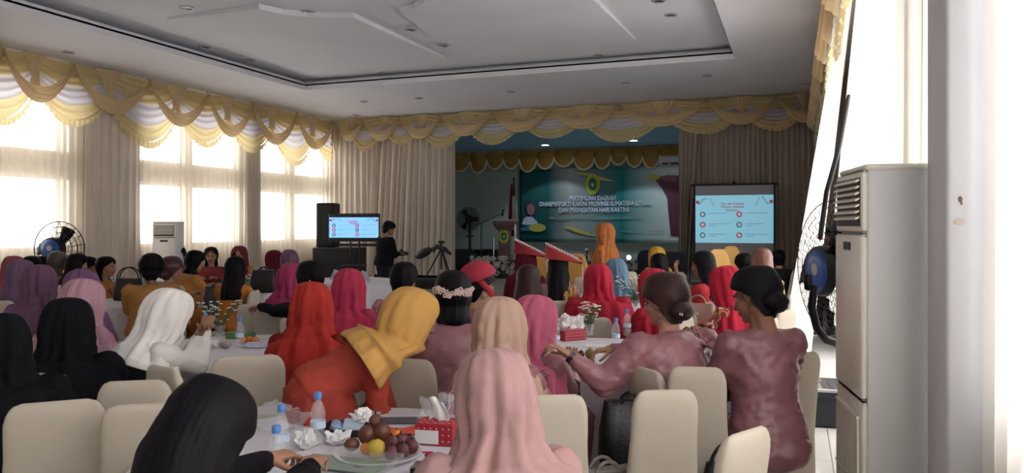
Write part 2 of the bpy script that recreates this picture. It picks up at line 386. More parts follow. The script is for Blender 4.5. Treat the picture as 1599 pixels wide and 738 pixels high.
curtain('curtain', (x5-.1, YC), (x6, YC), .03, ZC-.15, M_drape, 'cream pleated drape on the stage wall behind the television', seed=7)
curtain('curtain', (x6, YC-.05), (x7+.05, YC-.05), ZST+.03, ZC-.15, M_gdrape if 0 else M_drape, 'cream drape hanging beside the left edge of the stage, behind the camera tripod', nf=13, amp=.09, seed=8, p0b=(x6-.1, YC-.25), p1b=(x7-.05, YC-.1))
x8, x9 = xon(1062), XR-.3
curtain('curtain', (x8, YC-.02), (x8+.55, YC-.05), ZST+.03, ZC-.15, M_gdrape, 'greige drape gathered beside the right edge of the stage', nf=5, amp=.08, seed=9, p1b=(x8+.28, YC-.1))
curtain('curtain', (x8+.5, YC), (x9, YC), .03, ZC-.15, M_gdrape, 'greige pleated drape on the far wall behind the projection screen', nf=22, amp=.06, seed=10)
# right side sheers
curtain('curtain', (.52, 8.5), (.5, 6.7), .03, ZC-.2, M_sheerw, 'white sheer curtain slanting down from the right valance left of the wall fan', nf=9, amp=.04, p0b=(-.15, 10.6), p1b=(.16, 9.8), seed=11, nv=24)
curtain('curtain', (.54, 6.55), (.6, 4.75), 1.0, ZC-.2, M_sheerw, 'white sheer curtain hanging straight behind the big floor air conditioner', nf=11, amp=.035, seed=12, p0b=(.3, 8.3), zb=.03)
curtain('curtain', (.66, 4.8), (.68, 3.9), .03, ZC-.2, M_sheerw, 'narrow sheer curtain between the big air conditioner and the pilaster', nf=6, amp=.04, seed=13)
curtain('curtain', (.7, 3.38), (.7, -2.4), .03, ZC-.2, M_sheerw, 'bright sheer curtain at the right edge of the picture, nearest the camera', nf=26, amp=.04, seed=14)
M_swl = mat('swag_loop_peach', 'd9c098', .6, trans=.3, noise_s=4, noise_a=.07, sheen=.3); M_sw = mat('swag_yellow', 'e3d2a4', .6, trans=.5, noise_s=4, noise_a=.07, sheen=.3)
M_sww = mat('swag_white', 'dedbe2', .6, trans=.5)
M_swd = mat('swag_shaded_back', 'e3cfa2', .7, trans=.25)
def valance(name, label, o3, t, n, peaks, ztop=ZC-.02, drop=1.2, ld=.8, mats=(M_sw, M_sww)):
    root = thing(name, label, 'curtain valance', o3); t = Vector(t); n = Vector(n); up = Vector((0, 0, 1))
    zt = ztop-o3[2]
    def P(s, d, z): q = t*s+n*d; return (q.x, q.y, z)
    # flat gathered heading behind the swags
    a, b = peaks[0], peaks[-1]
    hd = MB().grid(lambda u, v: P(a+(b-a)*u, -.02+.012*math.sin(u*(b-a)*55), zt-v*.42+.03*math.sin(u*(b-a)*4)*v), int((b-a)*40), 4)
    obj('heading', hd, mats[0], root, 'all')
    for i, c in enumerate(peaks[1:-1] if len(peaks) > 3 else peaks):
        i += 1 if len(peaks) > 3 else 0
        L = peaks[max(i-1, 0)]; R = peaks[min(i+1, len(peaks)-1)]; wl = (c-L)*.56 if c > L else (R-c)*.5; wr = (R-c)*.56 if R > c else (c-L)*.5; dr = drop*(.94+.1*math.sin(i*2.3))
        def fan(v0, v1, nv, i=i, c=c, wl=wl, wr=wr, dr=dr, off=0.):
            def fn(u, v):
                s = u*2-1; V = v0+(v1-v0)*v; ww = (wl if s < 0 else wr)
                z = -dr*V*(1-.62*abs(s)**2.2*(.35+.65*V))+(-.05*(1-abs(s)))
                x = c+s*ww*(.72+.28*V)+.02*math.sin(V*19+s*4+i)
                pl = .03*math.sin(V*2*PI*8.5+.4*math.sin(s*5))*(.4+.6*(1-abs(s)*.6))
                return P(x, .03+off+.09*math.sin(V*PI*.6)*(1-s*s*.7)+pl, zt+z)
            return MB().grid(fn, 18, nv)
        obj('swag_fan', fan(0, .34, 16), mats[0], root, 'all')
        obj('white_inset', fan(.34, .66, 14), mats[1], root, 'all')
        lo = obj('swag_fan', fan(.66, .9, 10), mats[0], root, 'all')
        def fr(u, v, i=i, c=c, wl=wl, wr=wr, dr=dr):
            s = u*2-1; V = .9+.1*v; ww = (wl if s < 0 else wr)
            return P(c+s*ww*(.72+.28*V)+(.01*v)*math.sin(u*90), .07+.06*(1-s*s*.7)+.022*math.sin(u*2*PI*17)*(.3+v), zt-dr*V*(1-.62*abs(s)**2.2*(.35+.65*V))-.05*(1-abs(s)))
        obj('fringe', MB().grid(fr, 102, 2), mats[0], lo, 'all')
    for i in range(len(peaks)-1):
        a, b = peaks[i], peaks[i+1]; W = b-a
        def lp(u, v, a=a, W=W, i=i):
            s = u*2-1; sag = 1-abs(s)**2.1; th = .06+.17*sag; zc = -.04-(ld-.12)*sag*(.95+.08*math.sin(i))
            return P(a+W*u+.05*s*(1-v), .16+.09*math.sin(v*PI)*(.3+sag)+.014*math.sin(v*2*PI*4.5), zt+zc+th*.6-th*v*1.15)
        obj('swag_loop', MB().grid(lp, 26, 24), M_swl, root, 'all')
        def jb(u, v, a=a, W=W):
            s = u*2-1; k = abs(v-.72)/.72; hw = W*(.05+.13*k**1.5); dep = .07
            return P(a+W/2+s*hw, .06+dep*math.cos(s*PI/2)+.014*math.sin(u*2*PI*6), zt-.5*v)
        obj('jabot', MB().grid(jb, 30, 10), M_swl, root, 'all')
    return root
pk = [yon(p) for p in (-130, -25, 87, 208, 300, 371, 441, 499)]
yo = pk[0]; pk = [p-yo for p in pk]; pk.append(YF-.25-yo)
d0 = pk[1]-pk[0]; pk = [pk[0]-3*d0, pk[0]-2*d0, pk[0]-d0]+pk
valance('swag_valance', 'cream yellow swagged valance along the top of the left window wall', (XL+.24, yo, ZC-.02), (0, 1, 0), (1, 0, 0), pk)
pk = [xon(p, YF-.4) for p in (530, 573, 630, 692, 772, 862, 970, 1105, 1215, 1300)]; xo = pk[0]
valance('swag_valance', 'cream yellow swagged valance across the stage wall above the stage opening', (xo, YF-.4, ZC-.02), (1, 0, 0), (0, -1, 0), [p-xo for p in pk], drop=.8, ld=.56)
valance('swag_valance', 'cream valance seen edge-on above the white sheers on the right wall', (XR-.33, 3.9, ZC-.02), (0, 1, 0), (-1, 0, 0), [0, 1.3, 2.6, 3.9, 5.2, 6.5, 7.8, 9.1, 10.4, 11.7, 12.6], drop=1.08)
# gold valance at the back of the stage
M_gold = mat('gold_satin', 'a37b35', .5, noise_s=6, noise_a=.12); M_rib = mat('cream_ribbon', 'cfc3a2', .7)
gx = [705, 736, 762, 788, 813, 840, 867, 898, 930, 955, 980, 1005, 1032, 1062, 1095]
gx = [xon(p, YS-.1) for p in gx]; gr = thing('gold_valance', 'dark gold scalloped valance with cream edging at the back of the stage', 'curtain valance', (gx[0], YS-.1, 4.04))
for i in range(len(gx)-1):
    a, b = gx[i]-gx[0], gx[i+1]-gx[0]; W = b-a
    dd = .62*(1+.12*math.sin(i*1.9))
    def sc(u, v, a=a, W=W, dd=dd): s = u*2-1; return (a+W*u, -.05-.08*(1-s*s)-.018*math.sin(v*2*PI*7), .04-dd*v*(.45+.55*(1-s*s)**.6))
    f = obj('scallop', MB().grid(sc, 14, 22), M_gold, gr, 'all')
    pts = [(a+W*u, -.09-.06*(1-(2*u-1)**2), .03-dd*(.45+.55*max(0, 1-(2*u-1)**2)**.6)) for u in [k/16 for k in range(17)]]
    obj('edging', MB().tube(pts, .035, 6), M_rib, f, True)
obj('heading', MB().b2((0, -.05, -.05), (gx[-1]-gx[0], 0, .06)), M_rib, gr)
# ---------------------------------------------------------------- people
SKIN = ['8c6350', '996e58', '7d5645', 'a37a64']
def skin(i): return mat('skin_%d' % (i % 4), SKIN[i % 4], .55, noise_s=20, noise_a=.06, spec=.35)
M_eye = mat('eye_white', 'b0a49c', .3); M_iris = mat('iris_dark', '1d1412', .2); M_lip = mat('lip_red', '8e3b38', .5); M_lid = mat('brow_dark', '241a17', .8)
M_hair = mat('hair_black', '0d0b0f', .6, noise_s=18, noise_a=.3, stretch=(6, 6, .5), spec=.12)
M_hairb = mat('hair_brown', '2e1a18', .55, noise_s=18, noise_a=.3, stretch=(6, 6, .5), spec=.25)
M_hairc = mat('hair_chestnut', '6b4436', .45, noise_s=18, noise_a=.3, stretch=(6, 6, .5), spec=.4)
def head_proto(vox):
    h = MB()
    h.ell((0, -.012, .032), (.074, .094, .088)); h.ell((0, .022, -.04), (.055, .066, .072)); h.ell((0, .062, -.094), (.024, .024, .02))
    h.cap((0, .088, .018), .009, (0, .108, -.026), .0145); h.ell((0, .076, .03), (.052, .02, .014))
    for s_ in (-1, 1):
        h.ell((s_*.034, .056, -.03), (.028, .034, .028)); h.ell((s_*.078, -.008, -.008), (.011, .02, .033)); h.ell((s_*.012, .1, -.03), (.009, .01, .008))
        h.cap((s_*.05, -.01, -.06), .02, (0, .06, -.092), .018)
    h.ell((0, .087, -.057), (.024, .0125, .0065)); h.ell((0, .085, -.068), (.021, .0125, .0065))
    h.cap((0, -.02, -.05), .05, (0, -.03, -.19), .052)
    v, f = remesh(h, vox, 3)
    mi = []
    for q in f:
        c = v[list(q)].mean(0); mi.append(1 if (c[1] > .084 and -.077 < c[2] < -.05 and abs(c[0]) < .023) else 0)
    e = MB(); e.add([tuple(p) for p in v], f, mi)
    for s_ in (-1, 1):
        e.ell((s_*.031, .0815, .004), (.0135, .0095, .0065), 2, 10, 7); e.ell((s_*.031, .0885, .004), (.0065, .0035, .006), 3, 8, 5)
        e.tube([(s_*.016, .094, .026), (s_*.032, .0935, .031), (s_*.048, .083, .026)], [.0025, .0035, .002], 6, 4)
        e.tube([(s_*.017, .0905, .009), (s_*.031, .0945, .0125), (s_*.045, .086, .008)], [.0015, .0022, .0015], 5, 4)
    return e
HEADS = {0: head_proto(.0075), 1: head_proto(.013)}
def hand_proto(curl, vox):
    """wrist at origin, fingers along +Y, palm facing -Z, thumb on +X"""
    h = MB(); h.cap((0, -.02, 0), .024, (0, .015, 0), .026)
    h.loft([[(w*math.cos(a), y, t*math.sin(a)) for a in [2*PI*k/12 for k in range(12)]] for y, w, t in ((0, .026, .018), (.03, .036, .017), (.07, .041, .014), (.088, .038, .011))])
    for x, L, r in ((-.031, .06, .0075), (-.011, .074, .0085), (.011, .08, .0088), (.031, .072, .0085)):
        p = Vector((x, .08, 0)); a = curl*.5; 
        for k, fr in enumerate((.45, .32, .25)):
            d = Vector((x*.6 if k == 0 else 0, math.cos(a), -math.sin(a))).normalized(); q = p+d*L*fr
            h.cap(p, r*(1-.08*k), q, r*(.93-.08*k), 8); p = q; a += curl
    p = Vector((.026, .015, -.006)); a = .9
    for L, r in ((.035, .0125), (.03, .0105), (.024, .009)):
        q = p+Vector((math.sin(a), math.cos(a), -.25-curl*.3)).normalized()*L; h.cap(p, r, q, r*.9, 8); p = q; a -= .25
    return remesh(h, vox, 2)
HANDS = {}
def hand(curl, lod):
    k = (round(curl, 1), lod)
    if k not in HANDS: HANDS[k] = hand_proto(curl, .0038 if lod == 0 else .006)
    return HANDS[k]
def frame(o, y, z):                                           # matrix with +Y along y and +Z near z
    y = y.normalized(); x = y.cross(z).normalized(); z = x.cross(y)
    return Matrix(((x.x, y.x, z.x, o.x), (x.y, y.y, z.y, o.y), (x.z, y.z, z.z, o.z), (0, 0, 0, 1)))
def ik(a, b, l1, l2, pole):
    d = b-a; L = min(d.length, (l1+l2)*.995); u = d.normalized(); b = a+u*L
    x = (l1*l1-l2*l2+L*L)/(2*L); h = math.sqrt(max(0, l1*l1-x*x)); p = (pole-u*pole.dot(u)).normalized()
    return a+u*x+p*h, b
def wrinkle(v, amp, sc, seed, st=(1, 1, 1)):
    out = []
    for p in v:
        q = Vector((p[0]*sc*st[0]+seed, p[1]*sc*st[1], p[2]*sc*st[2])); n1 = noise.noise_vector(q); n2 = noise.noise(q*2.7)
        r = 1-abs(n2)*2
        out.append((p[0]+n1.x*amp+0*r, p[1]+n1.y*amp, p[2]+n1.z*amp*.7))
    return out
def ridge(v, f, amp, sc, seed, st=(1, 1, 1)):                 # creases along the normals
    v = np.array(v, 'f'); n = np.zeros_like(v)
    for q in f:
        a = v[q[0]]; c = np.cross(v[q[1]]-a, v[q[2]]-a)
        for i in q: n[i] += c
    n /= np.maximum(1e-9, np.linalg.norm(n, axis=1))[:, None]
    for i in range(len(v)):
        p = v[i]; q = Vector((p[0]*sc*st[0]+seed, p[1]*sc*st[1]+seed*.3, p[2]*sc*st[2])); w1 = noise.noise(q)*1.2
        k = 1-abs(noise.noise(q*1.3+Vector((w1, w1, w1)))*2.2)
        v[i] = p+n[i]*amp*(k-.5)
    return v
pid = [0]
def person(label, px, py, den, rel, pose='sit', top='b5733a', skirt=None, head='hijab', hc='333333', lean=8, nod=8, hyaw=0, roll=0, hands=None, hem=.26, wide=1.0, sk=None,
           curl=.5, chair=None, group='seated guests', H=1.0, mtop=None, mskirt=None, legs=True, bag=None, voile=0, pole=None, ln=0, cover=0, mhead=None, opening=1.0, cape=1.0, zfix=None, headshift=None, tilt=0):
    pid[0] += 1; i = pid[0]; rnd = random.Random(i*13); sk = i if sk is None else sk; lod = 0 if den < 7 else 1
    u = (px-800)/F_PX; ang = YAW-math.atan(u)+math.radians(rel)
    hp = at(px, py, den); z_top = hp.z
    a = math.radians(lean); hn = math.radians(nod); up = Vector((0, 0, 1))
    if pose == 'sit': P0 = Vector((0, 0, .55)); Tn = .43
    elif pose == 'bend': P0 = Vector((0, 0, .88)); Tn = .40
    else: P0 = Vector((0, 0, .90*H)); Tn = .47*H
    nz = z_top-P0.z-.185*math.cos((a+hn)/2)-.135
    if pose != 'bend': Tn = max(.33, min(.62, nz/math.cos(a)))
    sp = Vector((math.sin(math.radians(ln)), math.sin(a), math.cos(a))).normalized(); N = P0+sp*Tn
    hd = Vector((math.sin(math.radians(ln*.5)), math.sin((a+hn)/2+.15), math.cos((a+hn)/2+.15))).normalized(); Hc = N+hd*.185
    if pose == 'bend': pass
    # place so that the head is where it belongs, and the feet on the ground
    Rz = Matrix.Rotation(ang, 4, 'Z'); off = Rz @ Vector((Hc.x, Hc.y, 0)); loc = Vector((hp.x-off.x, hp.y-off.y, 0))
    drop = (z_top-.137)-Hc.z                                   # leftover height: raise or lower the torso slightly
    if pose == 'bend' or pose == 'stand':
        P0.z += drop; N.z += drop; Hc.z += drop
    elif abs(drop) > .02: P0.z += drop; N.z += drop; Hc.z += drop
    root = thing('person', label, 'person', loc, ang, group)
    hm = Matrix.Translation(Hc) @ Euler((-hn, math.radians(tilt), math.radians(hyaw)), 'ZXY').to_matrix().to_4x4() @ Matrix.Scale(1.06, 4)
    rt = Vector((1, 0, 0)); fw = rt.cross(sp)*-1; fw = Vector((0, math.cos(a), -math.sin(a)))
    W = wide; sh = N-sp*.055
    SL, SR = sh+rt*-.16*W, sh+rt*.16*W
    if hands is None: hands = ((-.12, .40, .80), (.12, .42, .80)) if pose == 'sit' else ((-.2, .1, .75), (.2, .1, .75))
    Ri = Rz.inverted(); hands = tuple((Ri @ (at(*h_[1:])-loc)) if h_[0] == 'w' else h_ for h_ in hands); arms = []
    for s_, Sp, hpnt in ((-1, SL, hands[0]), (1, SR, hands[1])):
        pl = Vector((s_*.5, -.35, -1)) if pole is None else Vector((s_*pole[0], pole[1], pole[2]))
        E, Wr = ik(Sp, Vector(hpnt), .27*max(H, .9), .245*max(H, .9), pl); arms.append((Sp, E, Wr))
    # --- body
    def legsp(m, k, extra=0, foot=True):
        for s_ in (-1, 1):
            if pose == 'sit':
                K = Vector((s_*.1, .40, P0.z-.06)); A = Vector((s_*.09, .36, .09)); m.cap((s_*.085, .02, P0.z-.02), .085*k+extra, K, .06*k+extra); m.cap(K, .056*k+extra, A, .036*k+extra)
            else:
                K = Vector((s_*.09, .02, .47*H)); A = Vector((s_*.09, -.01, .09)); m.cap((s_*.085, 0, P0.z-.02), .088*k+extra, K, .058*k+extra); m.cap(K, .055*k+extra, A, .036*k+extra)
            if foot: m.cap(A+Vector((0, -.03, -.045)), .034, A+Vector((0, .13, -.055)), .026)
    def torso(m, g, hipw=1.0):
        rings = []
        for s_, wx, dy, oy in ((-.10, .13, .1, 0), (-.04, .165*hipw, .125, 0), (.12, .16*hipw, .118, .0), (.35, .145, .108, .01), (.6, .158, .115, .012), (.8, .165, .105, .008), (.92, .15, .085, 0), (.985, .095, .062, 0), (1.04, .05, .05, 0)):
            c = P0+sp*Tn*s_+fw*oy*1.0; rings.append([tuple(c+rt*(wx*W+g)*math.cos(t)+fw*(dy*W+g)*math.sin(t)) for t in [2*PI*k/18 for k in range(18)]])
        m.loft(rings)
        m.cap(SL, .055+g, SR, .055+g)
    b = MB(); torso(b, -.012); legsp(b, .85)
    for Sp, E, Wr in arms: b.cap(Sp, .045, E, .037); b.cap(E, .036, Wr, .026)
    b.cap(N-sp*.05, .052, Hc+hd*-.06, .05)
    v, f = remesh(b, .02 if lod == 0 else .028, 3); m = MB(); m.add(v.tolist(), f, 0)
    hpro = HEADS[lod]; m.add(hpro.V, hpro.F, 0, hm); m.M[-len(hpro.F):] = hpro.M
    for s_, (Sp, E, Wr) in zip((-1, 1), arms):
        hv, hf = hand(curl, lod); d = (Wr-E).normalized(); d = (d+Vector((0, 0, -.15))).normalized()
        mx = frame(Wr-d*.005, d, up if abs(d.z) < .9 else Vector((0, 1, 0)))
        flip = Matrix.Scale(-1, 4, Vector((1, 0, 0))) if s_ > 0 else Matrix.Identity(4)
        hf2 = [q[::-1] for q in hf] if s_ > 0 else hf
        m.add(hv.tolist(), hf2, 0, mx @ flip)
    obj('body', m, [skin(sk), M_lip, M_eye, M_iris, M_lid], root, 'all')
    # --- clothes
    tm = mtop or cloth(top); smt = mskirt or (cloth(skirt) if skirt else tm)
    g = MB(); torso(g, .012, 1.08); 
    for Sp, E, Wr in arms: g.cap(Sp, (.068 if pose != 'bend' else .058)*W, E, .056*W); g.cap(E, .055*W, E.lerp(Wr, .93), .037)
    if pose == 'bend': pass
    v, f = remesh(g, .016 if den < 4.5 else (.021 if lod == 0 else .03), 3)
    v = ridge(v, f, .010, 9.5, i*1.7, (.8, .8, 1.7))
    # neckline: leave the neck free
    keep = []
    for q in f:
        d_ = Vector(v[q[0]].tolist())-N; h_ = d_.dot(sp)
        if h_ < .022 or (d_-sp*h_).length > .105: keep.append(q)
    g2 = MB(); g2.add(v.tolist(), keep); obj('blouse', g2, tm, root, 'all')
    sk_ = MB()
    if pose == 'sit':
        legsp(sk_, 1.0, .035, False); sk_.ell((0, .0, P0.z-.03), (.2*W, .17*W, .12)); sk_.box((0, .2, P0.z-.07), (.24, .36, .12)); sk_.b2((-.16, .3, .1), (.16, .44, P0.z-.05))
    else:
        n_ = 20; rings = []
        for z, wx, wy in ((P0.z+.08, .165*W, .125*W), (P0.z, .185*W, .145*W), (P0.z*.75, .19*W, .16*W), (P0.z*.45, .2*W, .17*W), (.14 if pose != 'man' else .14, .21*W, .19*W)): rings.append([(wx*math.cos(t), wy*math.sin(t), z) for t in [2*PI*k/n_ for k in range(n_)]])
        if pose == 'bend':
            sk_.loft([[(wx*math.cos(t), wy*math.sin(t)+oy, z) for t in [2*PI*k/n_ for k in range(n_)]] for z, wx, wy, oy in ((P0.z+.1, .13, .1, .06), (P0.z+.02, .17, .15, .02), (P0.z-.12, .2, .18, .04), (.62, .23, .23, .09), (.58, .23, .23, .09))])
        elif roll == 1: legsp(sk_, 1.15, .012, False); sk_.ell((0, 0, P0.z), (.17, .13, .1))
        else: sk_.loft(rings)
    v, f = remesh(sk_, .026 if lod == 0 else .034, 4); v = ridge(v, f, .018, 8, i*2.3, (1.6, 1.6, .5))
    g3 = MB(); g3.add(v.tolist(), f); obj('trousers' if roll == 1 else 'skirt', g3, smt, root, 'all')
    if pose == 'bend':
        tr_ = MB(); [tr_.cap((s_*.085, 0, .58), .085, (s_*.09, 0, .1), .05) for s_ in (-1, 1)]; v, f = remesh(tr_, .03, 3); g4 = MB(); g4.add(v.tolist(), f); obj('trousers', g4, cloth('1c171b'), root, 'all')
    # --- head covering
    inv = Matrix.Identity(4)
    h3 = hm.to_3x3().normalized(); HX = h3 @ Vector((1, 0, 0)); HY = h3 @ Vector((0, 1, 0)); HZ = h3 @ Vector((0, 0, 1)); hs = 1.06
    def hood(rows, tail, fold, m, name, n=72, thick=.006, kf=9, seed=0, extra=0., vert=.0):
        """rows: (z, a, bf, bb, open°) in the head frame; tail: (s, a, bf, bb, open°) measured down the spine from the neck"""
        R = []
        for z, a_, bf, bb, o in rows: R.append((Hc+HZ*z*hs-HY*.008, HX, HY, a_*hs, bf*hs, bb*hs, o))
        for s_, a_, bf, bb, o in tail:
            k = min(1, s_/.12+.5); X = HX.lerp(rt, k).normalized(); Y = HY.lerp(fw, k).normalized()
            R.append((N-sp*s_, X, Y, a_*(W if s_ > .03 else 1), bf*(W if s_ > .03 else 1), bb*(W if s_ > .03 else 1), o))
        # resample smoothly
        RR = []
        for k in range(len(R)-1):
            for q in range(3):
                t = q/3; A, B = R[k], R[k+1]
                Z0 = R[max(k-1, 0)]; Z3 = R[min(k+2, len(R)-1)]
                def cr(p0, p1, p2, p3): return .5*((2*p1)+(p2-p0)*t+(2*p0-5*p1+4*p2-p3)*t*t+(3*p1-p0-3*p2+p3)*t*t*t)
                RR.append(tuple(cr(Z0[j], A[j], B[j], Z3[j]) if j in (0, 3, 4, 5) else A[j]*(1-t)+B[j]*t for j in range(7)))
        RR.append(R[-1]); nr = len(R)*3-2; v = []
        ph = rnd.uniform(0, 6); ph2 = rnd.uniform(0, 6)
        for k, (c, X, Y, a_, bf, bb, o) in enumerate(RR):
            t = k/(len(RR)-1); o_ = math.radians(max(0, o))*opening
            amp = fold[0]+(fold[1]-fold[0])*max(0, min(1, (t-.25)/.6))
            for j in range(n+1):
                p = o_+(2*PI-2*o_)*j/n
                w_ = amp*(math.sin(kf*p+ph+3.2*t+1.3*math.sin(2*p+ph2+4*t))+.55*math.sin((kf*1.7)*p-ph2-5*t))*(.35+.65*abs(math.sin(p*.5+.2)))
                w_ += amp*.9*(1-abs(2*noise.noise(Vector((math.sin(p)*3.1+i*3.3, math.cos(p)*3.1, t*7.5))))) - amp*.4
                w_ += vert*math.sin(p*46+2*math.sin(p*5+ph))*min(1, k/4)
                if k < 3: w_ *= k/4
                v.append(tuple(c+X*(a_+w_)*math.sin(p)+Y*((bf if math.cos(p) > 0 else bb)+w_)*math.cos(p)))
        nn = n+1; f = [(k*nn+j, (k+1)*nn+j, (k+1)*nn+j+1, k*nn+j+1) for k in range(len(RR)-1) for j in range(n)]
        mb_ = MB(); mb_.add(v, f); return obj(name, mb_, m, root, 'all', thick=thick)
    hmt = mhead or (cloth(hc) if isinstance(hc, str) else hc)
    e = extra = .006
    fk = .6 if pose == 'bend' else (1.45 if den < 6.5 else 1.0)
    if head in ('hijab', 'khimar'):
        rows = [(.137, .012, .012, .012, 0), (.13, .05, .052, .055, 0), (.11, .082, .086, .1, 0), (.075, .103, .106, .13, 14), (.04, .113, .114, .145, 36), (.0, .118, .114, .15, 44), (-.045, .118, .11, .148, 44), (-.085, .117, .106, .14, 38), (-.12, .12, .107, .134, 12)]
        if head == 'khimar': tail = [(-.01, .14, .118, .13, 0), (.03, .175, .135, .138, 0), (.07, .21, .15, .148, 0), (hem*.45+.03, .235, .17, .165, 0), (hem*.75, .25, .19, .175, 0), (hem, .26, .2, .18, 0)]
        else: tail = [(0., .132*(1.42 if pose == 'bend' else 1), .11, .122, 0), (.03, .16*(1.65 if pose == 'bend' else 1), .124, .13, 0), (.065, .19*cape, .135, .135, 0), (.11, .215*cape, .15, .145, 0), (max(.13, hem*.7), .225*cape, .165, .15, 0), (max(.15, hem), .228*cape, .17, .15, 0)]
        hj = hood(rows, tail, (.0035*fk, (.012+.003*(head == 'khimar'))*fk), hmt, 'headscarf', seed=i)
        if den < 12:
            bnd = MB(); bnd.tube([tuple(hm @ Vector((math.sin(q)*.083, math.cos(q)*.098-.008, .062-.02*abs(math.sin(q))))) for q in np.linspace(-1.1, 1.1, 9)], .008, 6)
            obj('cap_edge', bnd, hmt, root, True)
    elif head in ('short', 'bun', 'bob', 'long', 'updo'):
        L = {'short': 0, 'bun': 0, 'updo': 0, 'bob': 1, 'long': 2}[head]; vol = .024 if head in ('updo',) else .006
        rows = [(.132+vol, .01, .01, .01, 0), (.126+vol, .045, .05, .05, 0), (.106+vol*.7, .074+vol*.5, .082, .09+vol, 0), (.078, .088+vol, .1, .108+vol, 26), (.045, .096+vol, .106, .116+vol, 52), (.01, .096+vol*.8, .1, .116+vol, 74 if L else 86), (-.03, .094+vol*.5, .097, .112, 84 if L else 108), (-.06, .084, .085, .094, 88 if L else 112), (-.095, .074 if not L else .085, .07, .082 if not L else .1, 92 if L else 125)]
        if L == 0: tail = []; rows.append((-.115, .06, .06, .07, 140))
        elif L == 1: rows += [(-.125, .09, .08, .108, 82), (-.15, .086, .075, .105, 84), (-.165, .07, .06, .09, 88)]; tail = []
        else:
          rows[-3:] = [(-.03, .102, .098, .125, 80), (-.06, .106, .095, .122, 82), (-.095, .112, .095, .12, 86)]
          tail = [(0, .122, .1, .122, 95), (.05, .128, .1, .135, 108), (.14+.03*min(0, hem), .13, .11, .14, 118), (.22+.08*min(0, hem), .125, .11, .14, 124), (.3+hem*.2, .105, .11, .135, 130)]
        hood(rows, tail, (.0008, .003), hmt, 'hair', n=96, thick=.008, kf=6, vert=.0009)
        if head in ('bun', 'updo'):
            bm_ = MB(); c = (0, -.115, -.035) if head == 'bun' else (0, -.105, -.05); r = (.058, .045, .055) if head == 'bun' else (.082, .055, .055)
            bm_.ell(c, r, 0, 20, 14); bm_.V = [tuple(Vector(p)+Vector((0, -.004, 0))*math.sin(p[0]*260+p[2]*90)) for p in bm_.V]; bm_.V = [tuple(hm @ Vector(p)) for p in bm_.V]
            obj('hair_bun', bm_, hmt, root, 'all')
    root['_hm'] = 0; del root['_hm']
    return dict(root=root, hm=hm, N=N, sp=sp, rt=rt, fw=fw, W=W, P0=P0, arms=arms, Tn=Tn, ang=ang, loc=loc, seat=P0.z-.09)
mauve = velvet('8c5d64'); mauve_d = velvet('7b4f56')
B_songket = batik('woven_shawl', ['8a4a50', 'b5787a', '6a3a5a', 'c9956a', '4a4a62'], 16)
B_red = batik('red_batik', ['a53b30', '6a1f1a', 'c78a4a', '3a1a1a'], 14)
B_gold = batik('gold_batik', ['c08a3a', '8a5a24', 'd6b070', '6e4018'], 20)
B_pink = batik('pink_plaid', ['c78090', 'b06a7c', 'd8a0a8', '9a5a70'], 26)
B_multi = batik('multicolour_batik', ['ddd0c8', 'b03040', '2f3555', 'd08a3a', '7a2030'], 15)
Q = {}
# foreground
Q['f1'] = person('long-haired woman in black in the foreground, hands holding a tissue', 322, 592, 1.95, -38, top='17161c', skirt='17161c', head='long', hc=M_hair, lean=8, nod=44, hands=(('w', 462, 700, 2.42), ('w', 500, 704, 2.42)), wide=1.4, hem=-.6, curl=1.0, sk=1)
Q['f2'] = person('woman in a dusty pink headscarf in the foreground, nearest of all headscarves', 772, 547, 2.42, 12, top='a88080', head='khimar', hc='a88080', lean=10, nod=14, hem=.42, wide=1.18, hands=((-.12, .36, .72), (.12, .36, .72)), sk=2, tilt=-4)
Q['b1'] = person('woman fully in black at the left edge behind cream chair backs', 0, 491, 3.6, 2, top='15161b', skirt='15161b', head='khimar', hc='16171d', lean=10, hem=.5, wide=1.3)
Q['b2'] = person('woman in a wide black headscarf, right one of two in black', 108, 466, 4.15, -20, top='14151a', skirt='14151a', head='khimar', hc='15161b', lean=12, hem=.5, wide=1.35)
Q['wh'] = person('woman in a white headscarf and white blouse resting her chin on her hands', 268, 451, 4.55, -72, top='dfdcd8', skirt='15161c', head='hijab', hc='e6e3df', lean=22, nod=20, hands=(('w', 312, 520, 4.55), ('w', 322, 512, 4.7)), hem=.16, wide=1.1, sk=1, curl=1.1, pole=(.3, .2, -1))
Q['bd'] = person('woman in a coral red tunic and amber headscarf, bending over', 646, 453, 3.75, -76, pose='bend', top='a83a2c', skirt='a5382b', head='hijab', hc='bd8c44', lean=60, nod=24, hands=(('w', 618, 660, 4.0), ('w', 612, 665, 3.76)), hem=.12, cape=1.4, wide=.92, group='standing people', H=.93, pole=(.6, -.6, .3), mskirt=cloth('9c3428'))
Q['be'] = person('woman in a sand beige headscarf seated behind the nearest pink headscarf', 782, 465, 3.75, -18, mtop=mauve, head='khimar', hc='b3907e', lean=6, nod=6, hem=.36, wide=1.0, sk=2)
Q['mg'] = person('woman in a rose pink headscarf and mauve blouse leaning on the right table', 838, 462, 4.35, -42, mtop=mauve, head='hijab', hc='b5506e', lean=8, nod=10, hem=.3, wide=1.2, hands=(('w', 880, 560, 4.75), ('w', 893, 562, 4.5)), pole=(.25, 0, -1))
Q['fl'] = person('woman in a mauve velvet blouse with a white flower band in her black bob', 708, 424, 4.5, 4, mtop=mauve, head='bob', hc=M_hair, lean=6, nod=6, wide=1.22)
Q['s1'] = person('stout woman in a mauve velvet blouse with dark brown hair and a wristwatch', 1036, 432, 4.2, 38, mtop=mauve, mskirt=B_songket, head='updo', hc=M_hairb, lean=14, nod=10, wide=1.36, hands=(('w', 888, 553, 4.0), ('w', 908, 548, 4.3)), pole=(.25, 0, -1), sk=3, curl=.8, hyaw=20)
